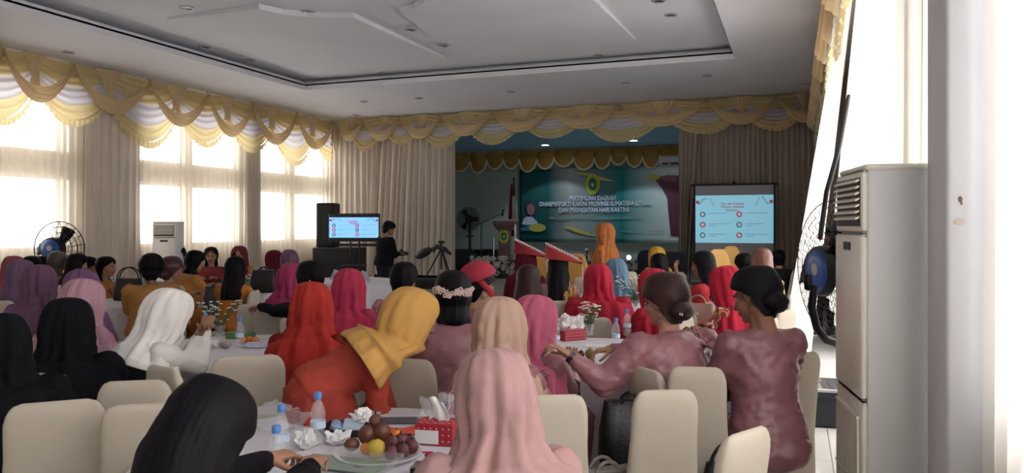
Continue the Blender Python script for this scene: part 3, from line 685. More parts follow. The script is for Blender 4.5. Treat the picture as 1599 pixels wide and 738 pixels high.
Q['s2'] = person('woman in mauve velvet with a silver hair clip in her black bun looking down', 1178, 422, 3.98, 28, mtop=mauve_d, mskirt=mauve_d, head='updo', hc=M_hair, lean=8, nod=24, wide=1.1, hyaw=34, sk=2)
Q['pk'] = person('black-haired woman in profile under a red folded headcloth', 750, 417, 5.6, -55, mtop=mauve, head='bun', hc=M_hair, lean=8, nod=8, sk=1)
Q['re'] = person('woman in a crimson headscarf and red robe right of centre, behind the white flowers', 934, 412, 6.9, 8, top='a81a2e', head='khimar', hc='b51a33', lean=12, nod=8, hem=.5, wide=1.35)
Q['rf'] = person('woman in a scarlet headscarf seated beside the bending woman', 487, 441, 4.7, -12, top='7a1c1c', skirt='201416', head='khimar', hc='ad2620', lean=12, nod=10, hem=.34, wide=1.1)
Q['cr'] = person('woman in a crimson pink headscarf behind the scarlet one', 546, 420, 6.0, -20, top='9c2c4c', head='hijab', hc='b02848', lean=10, nod=12, hem=.3, wide=1.1)
Q['ma'] = person('woman in a magenta headscarf left of the black-haired woman with a clip', 456, 411, 7.3, -30, top='86244a', head='khimar', hc='9c2a58', lean=14, nod=10, hem=.4)
Q['cl'] = person('black-haired woman in black reaching to a cream chair, silver clip in her hair', 484, 408, 6.2, 30, top='1b1a20', skirt='1b1a20', head='bob', hc=M_hair, lean=12, nod=6, hands=(('w', 400, 478, 6.4), (.1, .3, .75)), pole=(.3, -.2, -1), sk=1)
Q['pp'] = person('short-haired woman in a pink plaid blouse left of the flower-banded woman', 632, 410, 6.2, -28, mtop=B_pink, head='short', hc=M_hair, lean=10, nod=8, wide=1.15)
Q['pi'] = person('woman in a pale pink headscarf behind the women in black', 132, 436, 5.0, -35, top='a8798c', head='khimar', hc='ae8190', lean=18, nod=18, hem=.36, wide=1.1)
Q['pf'] = person('woman in a plum headscarf, its top just showing over the pale pink one', 128, 421, 6.0, -20, top='6d4a70', head='hijab', hc='6f4a73', lean=14, nod=20)
Q['pu'] = person('woman in a purple headscarf left of the pale pink one', 62, 414, 6.3, -10, top='6f4a6d', head='khimar', hc='694664', lean=12, nod=10, hem=.4, wide=1.05)
Q['pg'] = person('woman in a greyish purple headscarf at the far left', 34, 406, 7.3, -20, top='7b5a74', head='khimar', hc='6d5270', lean=10, nod=8, hem=.45)
Q['lr'] = person('woman in a dusty red headscarf at the far left by the window', 22, 400, 9.2, -20, top='8a4448', head='hijab', hc='97484e', lean=8)
Q['l1'] = person('dark-haired guest with a small bun behind the purple headscarves', 50, 400, 9.8, -30, top='8c6a3a', head='bun', hc=M_hair)
Q['l2'] = person('dark-haired guest left of the brown bob, almost hidden', 68, 400, 10.4, -60, top='8c6a3a', head='short', hc=M_hair)
Q['l3'] = person('woman with a brown bob and amber blouse in front of the left fan', 91, 393, 9.8, -50, top='b27a34', head='bob', hc=mat('hair_grey_brown', '4b4038', .5, noise_s=18, noise_a=.3))
Q['l4'] = person('woman with loose dark hair and pale yellow top, facing right', 122, 396, 9.6, -70, top='c0a263', head='long', hc=M_hair, lean=14, hem=.1)
Q['l5'] = person('dark-haired guest in glasses behind the loose-haired woman', 139, 401, 10.2, -80, top='a4702f', head='bun', hc=M_hair)
Q['l6'] = person('woman with black bob and orange red scarf, face turned right', 167, 401, 9.9, -118, top='b8702f', head='bob', hc=M_hair, lean=6, nod=4, sk=1)
Q['o1'] = person('broad woman in an orange blouse with a white pin in her black hair', 237, 399, 8.1, -6, top='ae7236', head='updo', hc=M_hair, wide=1.3, lean=4, nod=4)
Q['o2'] = person('woman with maroon-tinted hair between two orange blouses', 270, 403, 8.9, -60, top='b06c28', head='updo', hc=mat('hair_maroon', '3d1c22', .45))
Q['o3'] = person('guest with black hair in front of the white floor air conditioner', 280, 385, 13.5, 150, top='8a3a34', head='bob', hc=M_hair)
Q['o4'] = person('woman in orange leaning right over the lace table, black hair on her back', 306, 391, 9.6, -62, top='ae7236', head='bob', hc=M_hair, lean=24, nod=12, wide=1.2, hands=((-.1, .5, .85), (.1, .52, .86)))
Q['o5'] = person('black-haired woman in red facing the camera under the middle window', 330, 386, 12.2, 172, top='8c3030', head='bob', hc=M_hair, sk=3)
Q['o6'] = person('woman in a maroon headscarf and orange blouse facing the camera', 374, 384, 12.2, 165, top='ae7236', head='hijab', hc='6d2430', sk=3, hem=.12)
Q['o7'] = person('woman in orange with shoulder-length black hair seen from behind by a cream chair', 368, 401, 8.6, -22, top='b86e26', head='long', hc=M_hair, hem=-.7, lean=8)
Q['o8'] = person('woman in a maroon headscarf and orange sleeve left of the mauve headscarf', 427, 391, 11.5, 40, top='a8652a', head='hijab', hc='621c2c')
Q['o9'] = person('woman in a mauve grey headscarf below the television', 452, 390, 11, 10, top='745a78', head='khimar', hc='6c5068', hem=.4)
Q['h1'] = person('woman with dark brown hair in a pale pink lace top', 826, 414, 6.9, -14, top='c9a3a8', head='long', hc=M_hairb, hem=-.6)
Q['h2'] = person('woman in a maroon headscarf under the left striped red headdress', 822, 389, 9.2, -8, top='561620', head='khimar', hc='571420', hem=.5, wide=1.1)
Q['h3'] = person('woman with long black hair under the right striped red headdress', 872, 397, 8.3, 0, top='94696c', head='long', hc=M_hair, hem=.1, mskirt=B_gold)
Q['bl'] = person('woman in a light blue headscarf behind the crimson one', 962, 404, 9.0, 25, top='6c86a4', head='khimar', hc='5f7d9c', hem=.5, wide=.85)
Q['ye'] = person('woman in a mustard yellow headscarf facing the stage', 1026, 385, 11.5, 20, top='b58a30', head='hijab', hc='bd902e')
Q['dk'] = person('dark-clad guest just left of the mustard headscarf', 1008, 391, 12.3, 15, top='1d2026', head='hijab', hc='1e222a')
Q['k1'] = person('woman with black hair between the mustard and red headscarves', 1030, 396, 9.4, 10, top='9c2a30', head='long', hc=M_hair, hem=-.3)
Q['k2'] = person('woman in a bright red headscarf half hidden by the brown-haired woman', 1020, 420, 6.4, 40, top='b51c30', head='hijab', hc='bb1e34', lean=6)
Q['k3'] = person('woman with long black hair in profile raising her hand, left of the red headscarf', 1097, 393, 7.8, 68, top='a8242c', head='long', hc=M_hair, hem=.3, hands=((-.05, .34, 1.13), (.1, .3, .8)), lean=4, sk=0, pole=(.2, -.1, -1))
Q['k4'] = person('woman in a scarlet headscarf facing left by the greige purse', 1132, 416, 6.2, 62, mtop=B_multi, head='hijab', hc='bb1a34', hem=.28, nod=14)
Q['k5'] = person('woman with black hair and a jewelled pin beside the long brown hair', 1162, 396, 9.2, 30, top='a8702c', head='bun', hc=M_hair)
Q['k6'] = person('woman with straight chestnut hair and a gold batik dress', 1190, 388, 8.1, 8, mtop=B_gold, head='long', hc=M_hairc, hem=.35)
Q['k7'] = person('dark-haired guest far back at the right end of the projection screen', 1216, 390, 12.5, 10, top='26242a', head='short', hc=M_hair)
# standing people
Q['ph'] = person('man in black with a camera standing before the cream drape', 608, 346, 14.3, -62, pose='stand', top='15161d', mskirt=cloth('1d222b'), head='short', hc=M_hair, lean=4, nod=26, hands=((-.02, .3, 1.12), (.13, .28, 1.1)), roll=1, group='standing people', wide=1.3)
Q['sp'] = person('woman speaking in an orange blouse and headscarf with her back to the stage banner', 943, 348, 10.9, 62, pose='stand', top='b5651f', skirt='a85a1c', head='hijab', hc='b06430', lean=2, nod=6, hands=((.02, .26, 1.2), (.12, .26, 1.18)), group='standing people', hem=.26)
Q['dp'] = person('person in dark trousers and black sneakers standing behind the wall fan', 1287, 357, 11.2, 160, pose='stand', top='5a5c66', mskirt=cloth('1b1c22'), head='short', hc=M_hair, lean=0, nod=5, hands=((-.2, .05, .8), (.2, .05, .8)), roll=1, group='standing people')
# ---------------------------------------------------------------- seating
M_cover = mat('chair_cover_cream', 'b2a89a', .75, noise_s=4, noise_a=.04, bump=.08, bump_s=60, sheen=.1)
M_gchair = mat('chair_cover_gold', 'b3873c', .55, noise_s=6, noise_a=.1, sheen=.2)
def chair_parts(root, m, puff=0):
    Hh = .95; mb = MB(); rings = []; n = 28
    for t in [0, .02, .1, .25, .45, .6, .75, .86, .91, .945, .97, .988, 1.0]:
        z = .06+(Hh-.06)*t; rr_ = .10 if m is not M_gchair else .2; k = max(0, (z-(Hh-rr_))/rr_); hw = .195+.02*math.sin(min(1, t*1.4)*PI)-.012*t
        hw *= 1 if k <= 0 else (math.sqrt(max(0, 1-k*k))*.36+.64) if m is not M_gchair else (math.sqrt(max(0, 1-k*k*.96))*.8+.2); th = .034*(1 if k <= 0 else max(.12, math.sqrt(max(0, 1-k**2.6))))
        lean_ = -.215-.09*max(0, (z-.46)/.5)-.02*max(0, (.4-z)/.4); ring = []
        for j in range(n):
            a = 2*PI*j/n; c_, s_ = math.cos(a), math.sin(a); e = .28
            ring.append((hw*math.copysign(abs(c_)**e, c_), lean_+th*math.copysign(abs(s_)**.7, s_)+.006*math.sin(t*9+c_*2)*(t < .5), z))
        rings.append(ring)
    mb.loft(rings); obj('back_cover', mb, m, root, True)
    mb = MB(); rings = []
    for z, h_, d_ in ((.30, .205, .205), (.40, .215, .215), (.455, .22, .22), (.475, .21, .21), (.482, .17, .17)):
        rings.append([(h_*math.copysign(abs(math.cos(a))**.3, math.cos(a)), .0+d_*math.copysign(abs(math.sin(a))**.3, math.sin(a)), z-.02*abs(math.cos(a*2))*(z < .35)) for a in [2*PI*k/32 for k in range(32)]])
    mb.loft(rings, cap=True); obj('seat_cover', mb, m, root, True)
    for sx in (-1, 1):
        for sy in (-1, 1):
            obj('leg', MB().loft([[(sx*.17+w_*sx*.3+w_*math.cos(a), sy*.18+w_*math.sin(a), z) for a in [2*PI*k/10 for k in range(10)]] for z, w_ in ((0, .026), (.15, .024), (.3, .034), (.4, .04))]), m, root, True)
proto_ch = {}
def chair(label, loc, rz, m=None, group='cream covered banquet chairs', name='banquet_chair', sc=None):
    m = m or M_cover
    if m.name not in proto_ch:
        r = thing(name, label, 'chair', loc, rz, group); chair_parts(r, m); proto_ch[m.name] = r
        if sc: r.scale = sc
        return r
    r = dup(proto_ch[m.name], loc, rz, label, sc or (1, 1, 1)); r['group'] = group; return r
def chair_at(label, px, py, rel, den=None, sc=None, m=None, top=.95, **k):
    den = den or (CAMZ-top*(sc[2] if sc else 1))*F_PX/(py-HOR); p = at(px, py, den); sc = (sc[0]*.78, sc[1]*.85, sc[2]) if sc else (.78, .85, 1); ang = YAW-math.atan((px-800)/F_PX)+math.radians(rel)
    off = Vector((math.sin(ang)*-1, math.cos(ang), 0))*.305
    return chair(label, (p.x+off.x, p.y+off.y, 0), ang, m, sc=sc, **k)
# chairs whose backs show
chair_at('cream chair nearest the left edge of the picture, before the woman in black', 84, 630, -8, sc=(1.25, 1, 1))
chair_at('tall cream chair behind two others, left of the dark foreground hair', 206, 597, -14, sc=(1.1, 1, 1))
chair_at('cream chair cut by the foreground hair, in front of the tall one', 222, 634, -14, sc=(1.15, 1, 1))
chair_at('cream chair back standing before the white lady\'s table', 388, 556, 3, sc=(1.35, 1.1, 1))
chair_at('greyish cream chair behind the white lady, by her black vest', 240, 574, -60)
chair_at('cream chair facing right beside the bending woman, left of the mauve flower-banded woman', 634, 562, -28)
chair_at('cream chair right of the nearest pink headscarf', 868, 620, 8)
chair_at('front cream chair of the two below the stout woman', 1046, 612, 18)
chair_at('second cream chair behind the stout mauve woman, with a small stain', 1090, 575, 4)
chair_at('cream chair of the woman with the silver hair clip, seen from its side', 1262, 552, 46)
chair_at('low cream chair corner at the bottom edge, beside the black bag handles', 1186, 676, 58)
chair_at('empty cream chair among the orange blouses', 365, 443, -3)
chair_at('left one of two close cream chair backs under the reaching hand', 386, 476, -35)
chair_at('right one of two close cream chair backs under the reaching hand', 416, 478, -22)
chair_at('cream chair at the left edge beside the purple headscarves', -6, 470, -20)
chair_at('cream chair between the amber headscarf and the plaid blouse', 636, 520, -30)
chair_at('cream chair back behind the white flower vase on the right table', 925, 496, 6, sc=(1.25, 1, .9))
chair_at('small cream chair behind the rose pink headscarf', 851, 450, -5)
chair_at('greige cream chair left of the crimson robe', 876, 470, 8)
chair_at('cream chair tucked behind the brown-haired woman\'s shoulder', 1066, 492, 35)
chair_at('cream chair by the doorway, right of the chestnut hair', 1237, 485, 60)
chair_at('cream chair back behind the black-haired woman in the pink dress', 912, 433, 0)
chair_at('far cream chair beside the low white sofa', 982, 424, 10)
chair_at('gold satin covered chair between the two striped headdresses', 846, 392, 160, den=10.6, m=M_gchair, group='gold covered chairs', name='satin_chair', sc=(1.15, 1.2, 1.3))
chair_at('gold satin covered chair right of the right striped headdress', 902, 393, 160, den=10.6, m=M_gchair, group='gold covered chairs', sc=(1.15, 1.2, 1.3))
chair_at('gold satin covered chair below the projection screen, the larger-looking left one', 1122, 385, 20, den=10.9, m=M_gchair, group='gold covered chairs', sc=(1.35, 1.2, 1.36))
chair_at('gold satin covered chair behind the left one below the projection screen', 1142, 389, 20, den=11.8, m=M_gchair, group='gold covered chairs', sc=(1.2, 1.2, 1.38))
# seats under the guests whose own chair stays hidden (turned so that they sit sideways to the back)
own = {'f1': 80, 'b1': 70, 'b2': 95, 'be': 90, 'mg': 95, 'fl': 90, 's1': -90, 'pk': 0, 'rf': 90, 'cr': 80, 'ma': 60, 'cl': -90, 'pp': 85, 'pi': 85, 'pf': 70, 'pu': 90, 'pg': 80, 'lr': 60,
       'l1': 60, 'l2': 60, 'l3': 60, 'l4': 60, 'l5': 60, 'l6': 60, 'o1': 95, 'o2': 70, 'o3': 0, 'o4': 60, 'o5': 0, 'o6': 0, 'o7': 90, 'o8': 0, 'o9': 80, 'h1': 85, 'h2': 80, 'h3': 80, 'bl': 70, 'ye': 60, 'dk': 60,
       'k1': 70, 'k2': 60, 'k3': 10, 'k4': 10, 'k5': 60, 'k6': 80, 'k7': 60, 'f2': 95, 'wh': 20}
lab_own = {}
for k, r in own.items():
    q = Q[k]; l = q['root']['label'].split(' ')
    who = ' '.join(l[:11]); sc_z = max(.8, min(1.12, (q['seat']-.02)/.46))
    a_ = q['ang']+math.radians(r)
    if k in ('be', 'mg', 'fl', 're', 'rf', 'cr', 'pp', 'pi', 'pf', 'f1', 'f2', 'h1', 'b1', 'b2', 'pu', 'ma', 'pk'): a_ = YAW+PI-.15
    chair('cream chair under the '+who, q['loc'], a_, None, 'cream chairs hidden under seated guests', sc=(.82, .88, sc_z))
# ---------------------------------------------------------------- tables
M_white = mat('tablecloth_white', 'c9c5cc', .7, noise_s=5, noise_a=.04, sheen=.1)
M_lace = mat('lace_cloth', 'c6c2c6', .85, noise_s=40, noise_a=.16, bump=.5, bump_s=70)
M_grn = mat('stem_green', '4a5f3c', .7, noise_s=20, noise_a=.3); M_fl = mat('petal_white', 'd8d4cc', .7)
M_bot = glassy('bottle_plastic', 'dfe8f0', .82, .08); M_capb = mat('cap_blue', '4f7fc4', .4); M_water = glassy('clear_plastic', 'e6e6ee', .84, .12)
M_metal = mat('dark_metal', '2a2a2e', .4, metal=.6); M_wood = mat('table_wood', '7d6a55', .6)
def table(label, px, py, den, r=.78, lace=False, cl_label='', sides=(0, 0)):
    c = at(px, py, den); x, y = c.x, c.y
    t = thing('round_table', 'round banquet table under '+label, 'table', (x, y, 0), 0, 'round banquet tables')
    obj('tabletop', MB().lathe([(0.01, .715), (r-.02, .715), (r, .725), (r-.01, .74), (.01, .742)], seg=40), M_wood, t, True)
    for k in range(4):
        a = PI/4+PI/2*k; obj('leg', MB().tube([(.35*math.cos(a), .35*math.sin(a), .715), (.45*math.cos(a), .45*math.sin(a), 0)], .018, 8), M_metal, t, True)
    mb = MB(); n = 144; R = [[(.01*math.cos(2*PI*k/n), .01*math.sin(2*PI*k/n), .7465) for k in range(n)]]
    for rr, z, w_ in ((r*.6, .7465, 0), (r*.97, .7465, 0), (r+.008, .738, 0), (r+.014, .70, .3), (r+.012, .55, 1), (r+.02, .3, 1.2), (r+.03, .015, 1.3)):
        R.append([((rr+w_*.018*math.sin(k*PI*2*24/n)+w_*.006*math.sin(k*.9))*math.cos(2*PI*k/n), (rr+w_*.018*math.sin(k*PI*2*24/n))*math.sin(2*PI*k/n), z) for k in range(n)])
    mb.loft(R, cap=False); o = obj('tablecloth', mb, M_lace if lace else M_white, None, 'all', auto=False); o.location = (x, y, 0)
    tag(o, cl_label, 'tablecloth', 'white round tablecloths'); return x, y
T1 = table('the fruit tray and bottles in the foreground', 548, 690, 2.95, .8, False, 'white cloth on the foreground table with fruit, bottles and tissues')
T2 = table('the white lady\'s flower vase', 352, 545, 5.45, .74, False, 'white cloth on the table beside the white-headscarfed woman')
T3 = table('the mauve women\'s folded arms', 930, 560, 5.25, .8, False, 'white gathered cloth on the table between the mauve blouses')
T4 = table('the black handbag, left of the orange blouses', 198, 455, 8.8, .62, True, 'white lace cloth on the table left of the broad orange blouse')
T5 = table('the far bowls behind the orange blouses', 378, 428, 10.7, .7, True, 'white lace cloth on the table below the right left-wall windows')
T6 = table('the folded napkins before the television', 545, 425, 12.2, .8, False, 'white cloth on the far table below the television')
T7 = table('the purse and the multicolour batik', 1108, 500, 7.2, .6, False, 'white cloth on the table behind the two mauve women on the right')
T8 = table('the second flower vase right of the crimson robe', 995, 455, 8.2, .55, False, 'white cloth on the small table by the light blue headscarf')
ZT = .7475
def tp(px, py): d = dzon(py, ZT); return at(px, py, d)
def vase(px, py, label, h=.3, seed=0, z=ZT, den=None, n=46, sp=.09):
    p = at(px, py, den) if den else tp(px, py); rnd = random.Random(seed); t = thing('flower_vase', label, 'flowers', (p.x, p.y, z), 0, 'small vases of white flowers')
    obj('vase', MB().lathe([(.03, 0), (.038, .01), (.032, .05), (.045, .1), (.042, .1), (.028, .05), (.03, .012), (.001, .012)], seg=18, cap=False), M_water, t, True)
    st = MB(); bl = MB()
    for k in range(n):
        a = rnd.uniform(0, 2*PI); r = sp*math.sqrt(rnd.random()); zz = .12+(h-.12)*rnd.random()**.7; top = (r*math.cos(a)*(zz/h+.3), r*math.sin(a)*(zz/h+.3), zz)
        st.tube([(0, 0, .03), (top[0]*.3, top[1]*.3, zz*.55), top], .0018, 4)
        if k % 2: st.add([(top[0], top[1], zz-.03), (top[0]+.025*math.cos(a), top[1]+.025*math.sin(a), zz-.01), (top[0]+.01*math.cos(a+1), top[1]+.01*math.sin(a+1), zz-.005)], [(0, 1, 2)])
        for q in range(5):
            b = 2*PI*q/5; bl.ell((top[0]+.009*math.cos(b), top[1]+.009*math.sin(b), zz+.002*(q % 2)), (.007, .007, .004), 0, 6, 4)
    obj('stems', st, M_grn, t); f = obj('blossoms', bl, M_fl, t, True); f['kind'] = 'stuff'
    return t
vase(344, 527, 'vase of white flowers on the table beside the white-headscarfed woman', .3, 1, n=40, sp=.14)
vase(921, 524, 'vase of white flowers in front of the crimson robed woman', .27, 2, n=44, sp=.075)
vase(993, 466, 'vase of white flowers beside the light blue headscarf', .36, 3, den=8.0, n=60, sp=.2)
vase(205, 440, 'low flower bowl behind the black handbag on the lace cloth', .26, 4, den=9.4, n=60, sp=.2)
vase(388, 428, 'low greenery on the far lace table', .2, 5, den=10.6, n=40, sp=.14)
def bottle(p, label, s=1, grp='water bottles with blue caps'):
    t = thing('water_bottle', label, 'bottle', p, 0, grp)
    obj('bottle_body', MB().lathe([(.001, .004), (.028, .002), (.031, .012), (.031, .05), (.028, .06), (.031, .07), (.031, .1), (.028, .108), (.031, .12), (.03, .14), (.018, .172), (.0125, .18), (.0125, .192)], seg=20, cap=False), M_bot, t, True)
    obj('label_band', MB().lathe([(.0316, .072), (.0316, .1)], seg=20, cap=False), mat('bottle_label', 'b9c6da', .5), t, True)
    obj('cap', MB().lathe([(.0145, .188), (.0155, .192), (.0155, .212), (.013, .216), (.001, .216)], seg=20), M_capb, t, True); t.scale = (s, s, s); return t
def on(px, py): p = tp(px, py); return (p.x, p.y, ZT)
b0 = bottle(on(497, 694), 'tallest blue-capped water bottle on the foreground table')
def bcopy(px, py, label, s=1, p=None):
    return dup(b0, p or on(px, py), 0, label, (s, s, s))
bcopy(440, 716, 'blue-capped water bottle left of the tallest one', .97); bcopy(432, 758, 'blue-capped water bottle, only its cap above the black sleeve', .97)
bcopy(375, 541, 'blue-capped water bottle in front of the green box'); bcopy(321, 532, 'blue-capped water bottle beside the white lady\'s hands')
bcopy(962, 542, 'blue-capped water bottle right of the clasped wrists'); bcopy(980, 524, 'blue-capped water bottle beside the stout woman\'s shoulder'); bcopy(868, 545, 'blue-capped water bottle behind the tissue box on the right table')
bcopy(0, 0, 'water bottle with the napkins on the far table', 1, (T6[0]-.5, T6[1]-.1, ZT)); bcopy(0, 0, 'water bottle right of the far napkins', 1, (T6[0]-.38, T6[1]-.2, ZT))
# ---- the foreground table's things
rnd = random.Random(5)
def crumple(name, p, r, m, label, cat, seed, flat=.6, group=None):
    mb = MB(); mb.ell((0, 0, r*flat*.9), (r, r, r*flat), 0, 26, 18); 
    for i, v in enumerate(mb.V):
        q = Vector(v)*(2.2/r)+Vector((seed, 0, 0)); n_ = noise.noise(q)+.5*noise.noise(q*2.3); d = 1+.55*n_
        mb.V[i] = (v[0]*d, v[1]*d, max(.001, v[2]*(1+.5*n_)))
    o = obj(name, mb, m, None, False); o.location = p; return tag(o, label, cat, group)
M_tis = mat('tissue_white', 'dcd8da', .9)
# fruit tray
p = on(592, 712); ft = thing('fruit_tray', 'white oval tray of fruit under clear wrap on the foreground table', 'tray', p)
obj('tray', MB().lathe([(.001, .004), (.13, .004), (.165, .022), (.172, .022), (.17, .016), (.135, 0), (.001, 0)], seg=40), mat('tray_white', 'cfcbd0', .3), ft, True)
M_sapo = mat('sapodilla_brown', '5e3224', .45, noise_s=30, noise_a=.2); M_or = mat('orange_peel', 'd07a2a', .45, bump=.3, bump_s=200); M_ye = mat('yellow_peel', 'b89a35', .45, bump=.3, bump_s=200); M_pur = mat('salak_purple', '5a2a2e', .5, noise_s=30, noise_a=.3)
def fruit(lbl, dx, dy, z, r, m, cat='fruit', kind='sapodilla', stretch=1.1):
    f = thing(kind, lbl, cat, (p[0]+dx, p[1]+dy, p[2]+z), rnd.uniform(0, 6), 'fruit on the foreground tray')
    obj('skin', MB().ell((0, 0, r), (r, r, r*stretch), 0, 20, 14), m, f, True); obj('stem', MB().tube([(0, 0, r*2*stretch-.1*r), (.003, 0, r*2*stretch+.006)], .004, 6), M_grn if m in (M_or, M_ye) else M_metal, f, True)
ux = Vector((math.cos(YAW), math.sin(YAW))); uy = Vector((-math.sin(YAW), math.cos(YAW)))
def fr(lbl, a, b, z, r, m, kind, st=1.1): d = ux*a+uy*b; fruit(lbl, d.x, d.y, z, r, m, 'fruit', kind, st)
fr('brown sapodilla fruit, left of the two large ones', -.05, .02, .045, .034, M_sapo, 'sapodilla', 1.15); fr('brown sapodilla fruit, right of the two large ones', .005, .03, .047, .036, M_sapo, 'sapodilla', 1.2)
fr('topmost brown fruit on the pile', -.022, .05, .095, .027, M_sapo, 'sapodilla'); fr('dark fruit low at the left end of the tray', -.105, .0, .016, .03, M_sapo, 'sapodilla', .85)
fr('yellow fruit at the front of the tray', .0, -.06, .012, .036, M_ye, 'citrus', 1); fr('orange at the right back of the pile', .06, .06, .03, .03, M_or, 'orange', .95); fr('small orange between the brown and yellow fruit', -.04, -.03, .012, .026, M_or, 'orange', .9)
fr('second small orange beside the yellow fruit', .015, -.015, .014, .026, M_or, 'orange', .9)
for i, (a, b, z) in enumerate(((.06, -.07, .01), (.1, -.05, .012), (.13, -.01, .015), (.085, 0, .035), (.055, -.03, .035), (.115, .035, .016))):
    fr('reddish purple fruit, %s of the cluster at the right of the tray' % ['front', 'right front', 'rightmost', 'top', 'left top', 'rear'][i], a, b, z, .026, M_pur, 'plum', 1.1)
# tissue box
q = on(684, 690); tb = thing('tissue_box', 'red tissue box with white dots at the right of the foreground table', 'tissue box', q, YAW-.2)
M_redb = mat('box_red', 'a01e30', .5); obj('box', MB().box((0, 0, .045), (.16, .11, .09), bev=.003), M_redb, tb)
mb = MB()
for i in range(5):
    for j in range(4): mb.lathe([(.004, 0), (.001, .0006)], (-.06+.03*i+.012*(j % 2), -.036+.024*j, .0901), 8)
for i in range(6):
    for j in range(3): mb.add([(-.066+.026*i+a*.0035, -.0555, .02+.025*j+b*.0035) for a, b in ((-1, 0), (0, -1), (1, 0), (0, 1))], [(0, 1, 2, 3)])
obj('dots', mb, M_tis, tb)['kind'] = 'stuff'; obj('front_panel', MB().box((-.03, -.0556, .035), (.1, .0012, .055)), M_tis, tb)
obj('tissue', MB().grid(lambda u, v: ((u-.5)*.085*(1-v*.25)+.012*math.sin(v*4), .006*math.sin(u*9+v*3), .088+.09*v+.012*math.sin(u*5)), 8, 8), M_tis, tb, 'all', thick=.001)
q = on(893, 530); tb = thing('tissue_box', 'red dotted tissue box on the table between the mauve women', 'tissue box', q, YAW+.5)
obj('box', MB().box((0, 0, .04), (.2, .12, .08), bev=.003), M_redb, tb); mb = MB()
for i in range(8):
    for j in range(5): mb.box((-.085+.024*i, -.045+.022*j, .0805), (.005, .005, .001))
    for j in range(3): mb.box((-.085+.024*i, -.0605, .015+.024*j), (.005, .001, .005))
obj('dots', mb, M_tis, tb)['kind'] = 'stuff'
crumple('tissue', (q[0]-.06, q[1]+.14, ZT), .11, M_tis, 'white cloth heap behind the red box on the right table', 'tissue', 3, .8)
o = obj('paper_sheet', MB().box((0, 0, .002), (.2, .15, .003)), M_tis); o.location = on(935, 540); tag(o, 'white paper right of the red box on the right table', 'paper')
ap = thing('brown_pear', 'brownish green fruit beside the watch on the right table', 'fruit', on(922, 560)); obj('skin', MB().ell((0, 0, .035), (.035, .035, .036), 0, 20, 14), mat('pear_olive', '7d6a30', .5, noise_s=30, noise_a=.2), ap, True); obj('stem', MB().tube([(0, 0, .07), (.003, 0, .08)], .003, 6), M_grn, ap)
ap = thing('brown_pear', 'small brown fruit left of the brownish green one', 'fruit', on(908, 558)); obj('skin', MB().ell((0, 0, .025), .025, 0, 16, 10), M_sapo, ap, True); obj('stem', MB().tube([(0, 0, .05), (.003, 0, .058)], .003, 6), M_grn, ap)
crumple('tissue', on(527, 693), .045, M_tis, 'crumpled white tissue left of the fruit tray', 'tissue', 11, .6, 'crumpled tissues')
crumple('tissue', on(478, 700), .04, M_tis, 'crumpled white tissue by the fingers of the dark-haired woman', 'tissue', 17, .9, 'crumpled tissues')
crumple('plastic_wrap', on(430, 668), .13, M_water, 'crumpled clear plastic wrap at the left of the foreground table', 'wrapper', 23, .35, 'crumpled plastic wraps')
crumple('plastic_wrap', on(705, 662), .13, M_water, 'crumpled clear plastic wrap behind the red tissue box', 'wrapper', 29, .45, 'crumpled plastic wraps')
crumple('plastic_wrap', on(578, 662), .05, M_water, 'small crumpled clear wrap above the fruit', 'wrapper', 31, .6, 'crumpled plastic wraps')
q = on(545, 676); fb = thing('food_tray', 'black plastic food tray with crumpled tissue and blue packets', 'tray', q, YAW-.1)
obj('tray', MB().loft([[(x*sx, y*sy, z) for x, y in ((-1, -1), (1, -1), (1, 1), (-1, 1))] for sx, sy, z in ((.09, .06, 0), (.11, .08, .035), (.105, .075, .035), (.085, .055, .006))], cap=True), mat('black_plastic', '1d1c20', .3), fb)
mb = MB().box((-.055, 0, .03), (.045, .08, .04), rot=Euler((.1, .3, .2)), bev=.01); o = obj('mask_packet', mb, mat('packet_blue', '7d9ab8', .6)); o.location = q; o.rotation_euler = (0, 0, YAW); tag(o, 'blue packet leaning in the black food tray', 'packet')
mb = MB().box((.02, 0, .035), (.09, .07, .02), rot=Euler((.5, .1, 0)), bev=.006); o = obj('mask_packet', mb, mat('packet_pale', 'a3b0c2', .6)); o.location = q; o.rotation_euler = (0, 0, YAW); tag(o, 'pale blue packet lying on the right of the black food tray', 'packet')
crumple('tissue', (q[0]+.04, q[1]+.05, ZT+.036), .045, M_tis, 'crumpled white tissue heaped in the black food tray', 'tissue', 41, .6, 'crumpled tissues')
q = on(650, 674); o = obj('folded_cloth', MB().grid(lambda u, v: ((u-.5)*.26, (v-.5)*.09, .004+.02*math.sin(v*PI)+.006*math.sin(u*8+v*4)), 24, 12), mat('cloth_salmon', 'c8503c', .5), None, 'all', thick=.004); o.location = q; o.rotation_euler = (0, 0, YAW+.25); tag(o, 'salmon orange folded packet behind the fruit', 'packet')
q = on(638, 658); o = obj('booklet', MB().box((0, 0, .006), (.26, .09, .012), bev=.002), mat('booklet_grey', '4e4d58', .4, noise_s=30, noise_a=.4)); o.location = q; o.rotation_euler = (0, 0, YAW+.05); tag(o, 'dark grey printed booklet at the far edge of the foreground table', 'booklet')
q = on(536, 728); gc = thing('green_card', 'green card under a clear lid on the foreground table', 'card', q, YAW-.32)
obj('card', MB().box((0, 0, .012), (.34, .14, .003)), mat('card_green', '3c7038', .5), gc); obj('lid', MB().box((.02, 0, .03), (.38, .18, .03), bev=.004), M_water, gc)
lettering('lettering', 'er', .05, mat('ink_dark', '1c2a1c', .6), (.08, -.03, .0142), (0, 0, 0), gc)
q = on(668, 742); bx = thing('black_box', 'small black box with a pink clip at the bottom of the foreground table', 'box', q, YAW-.1)
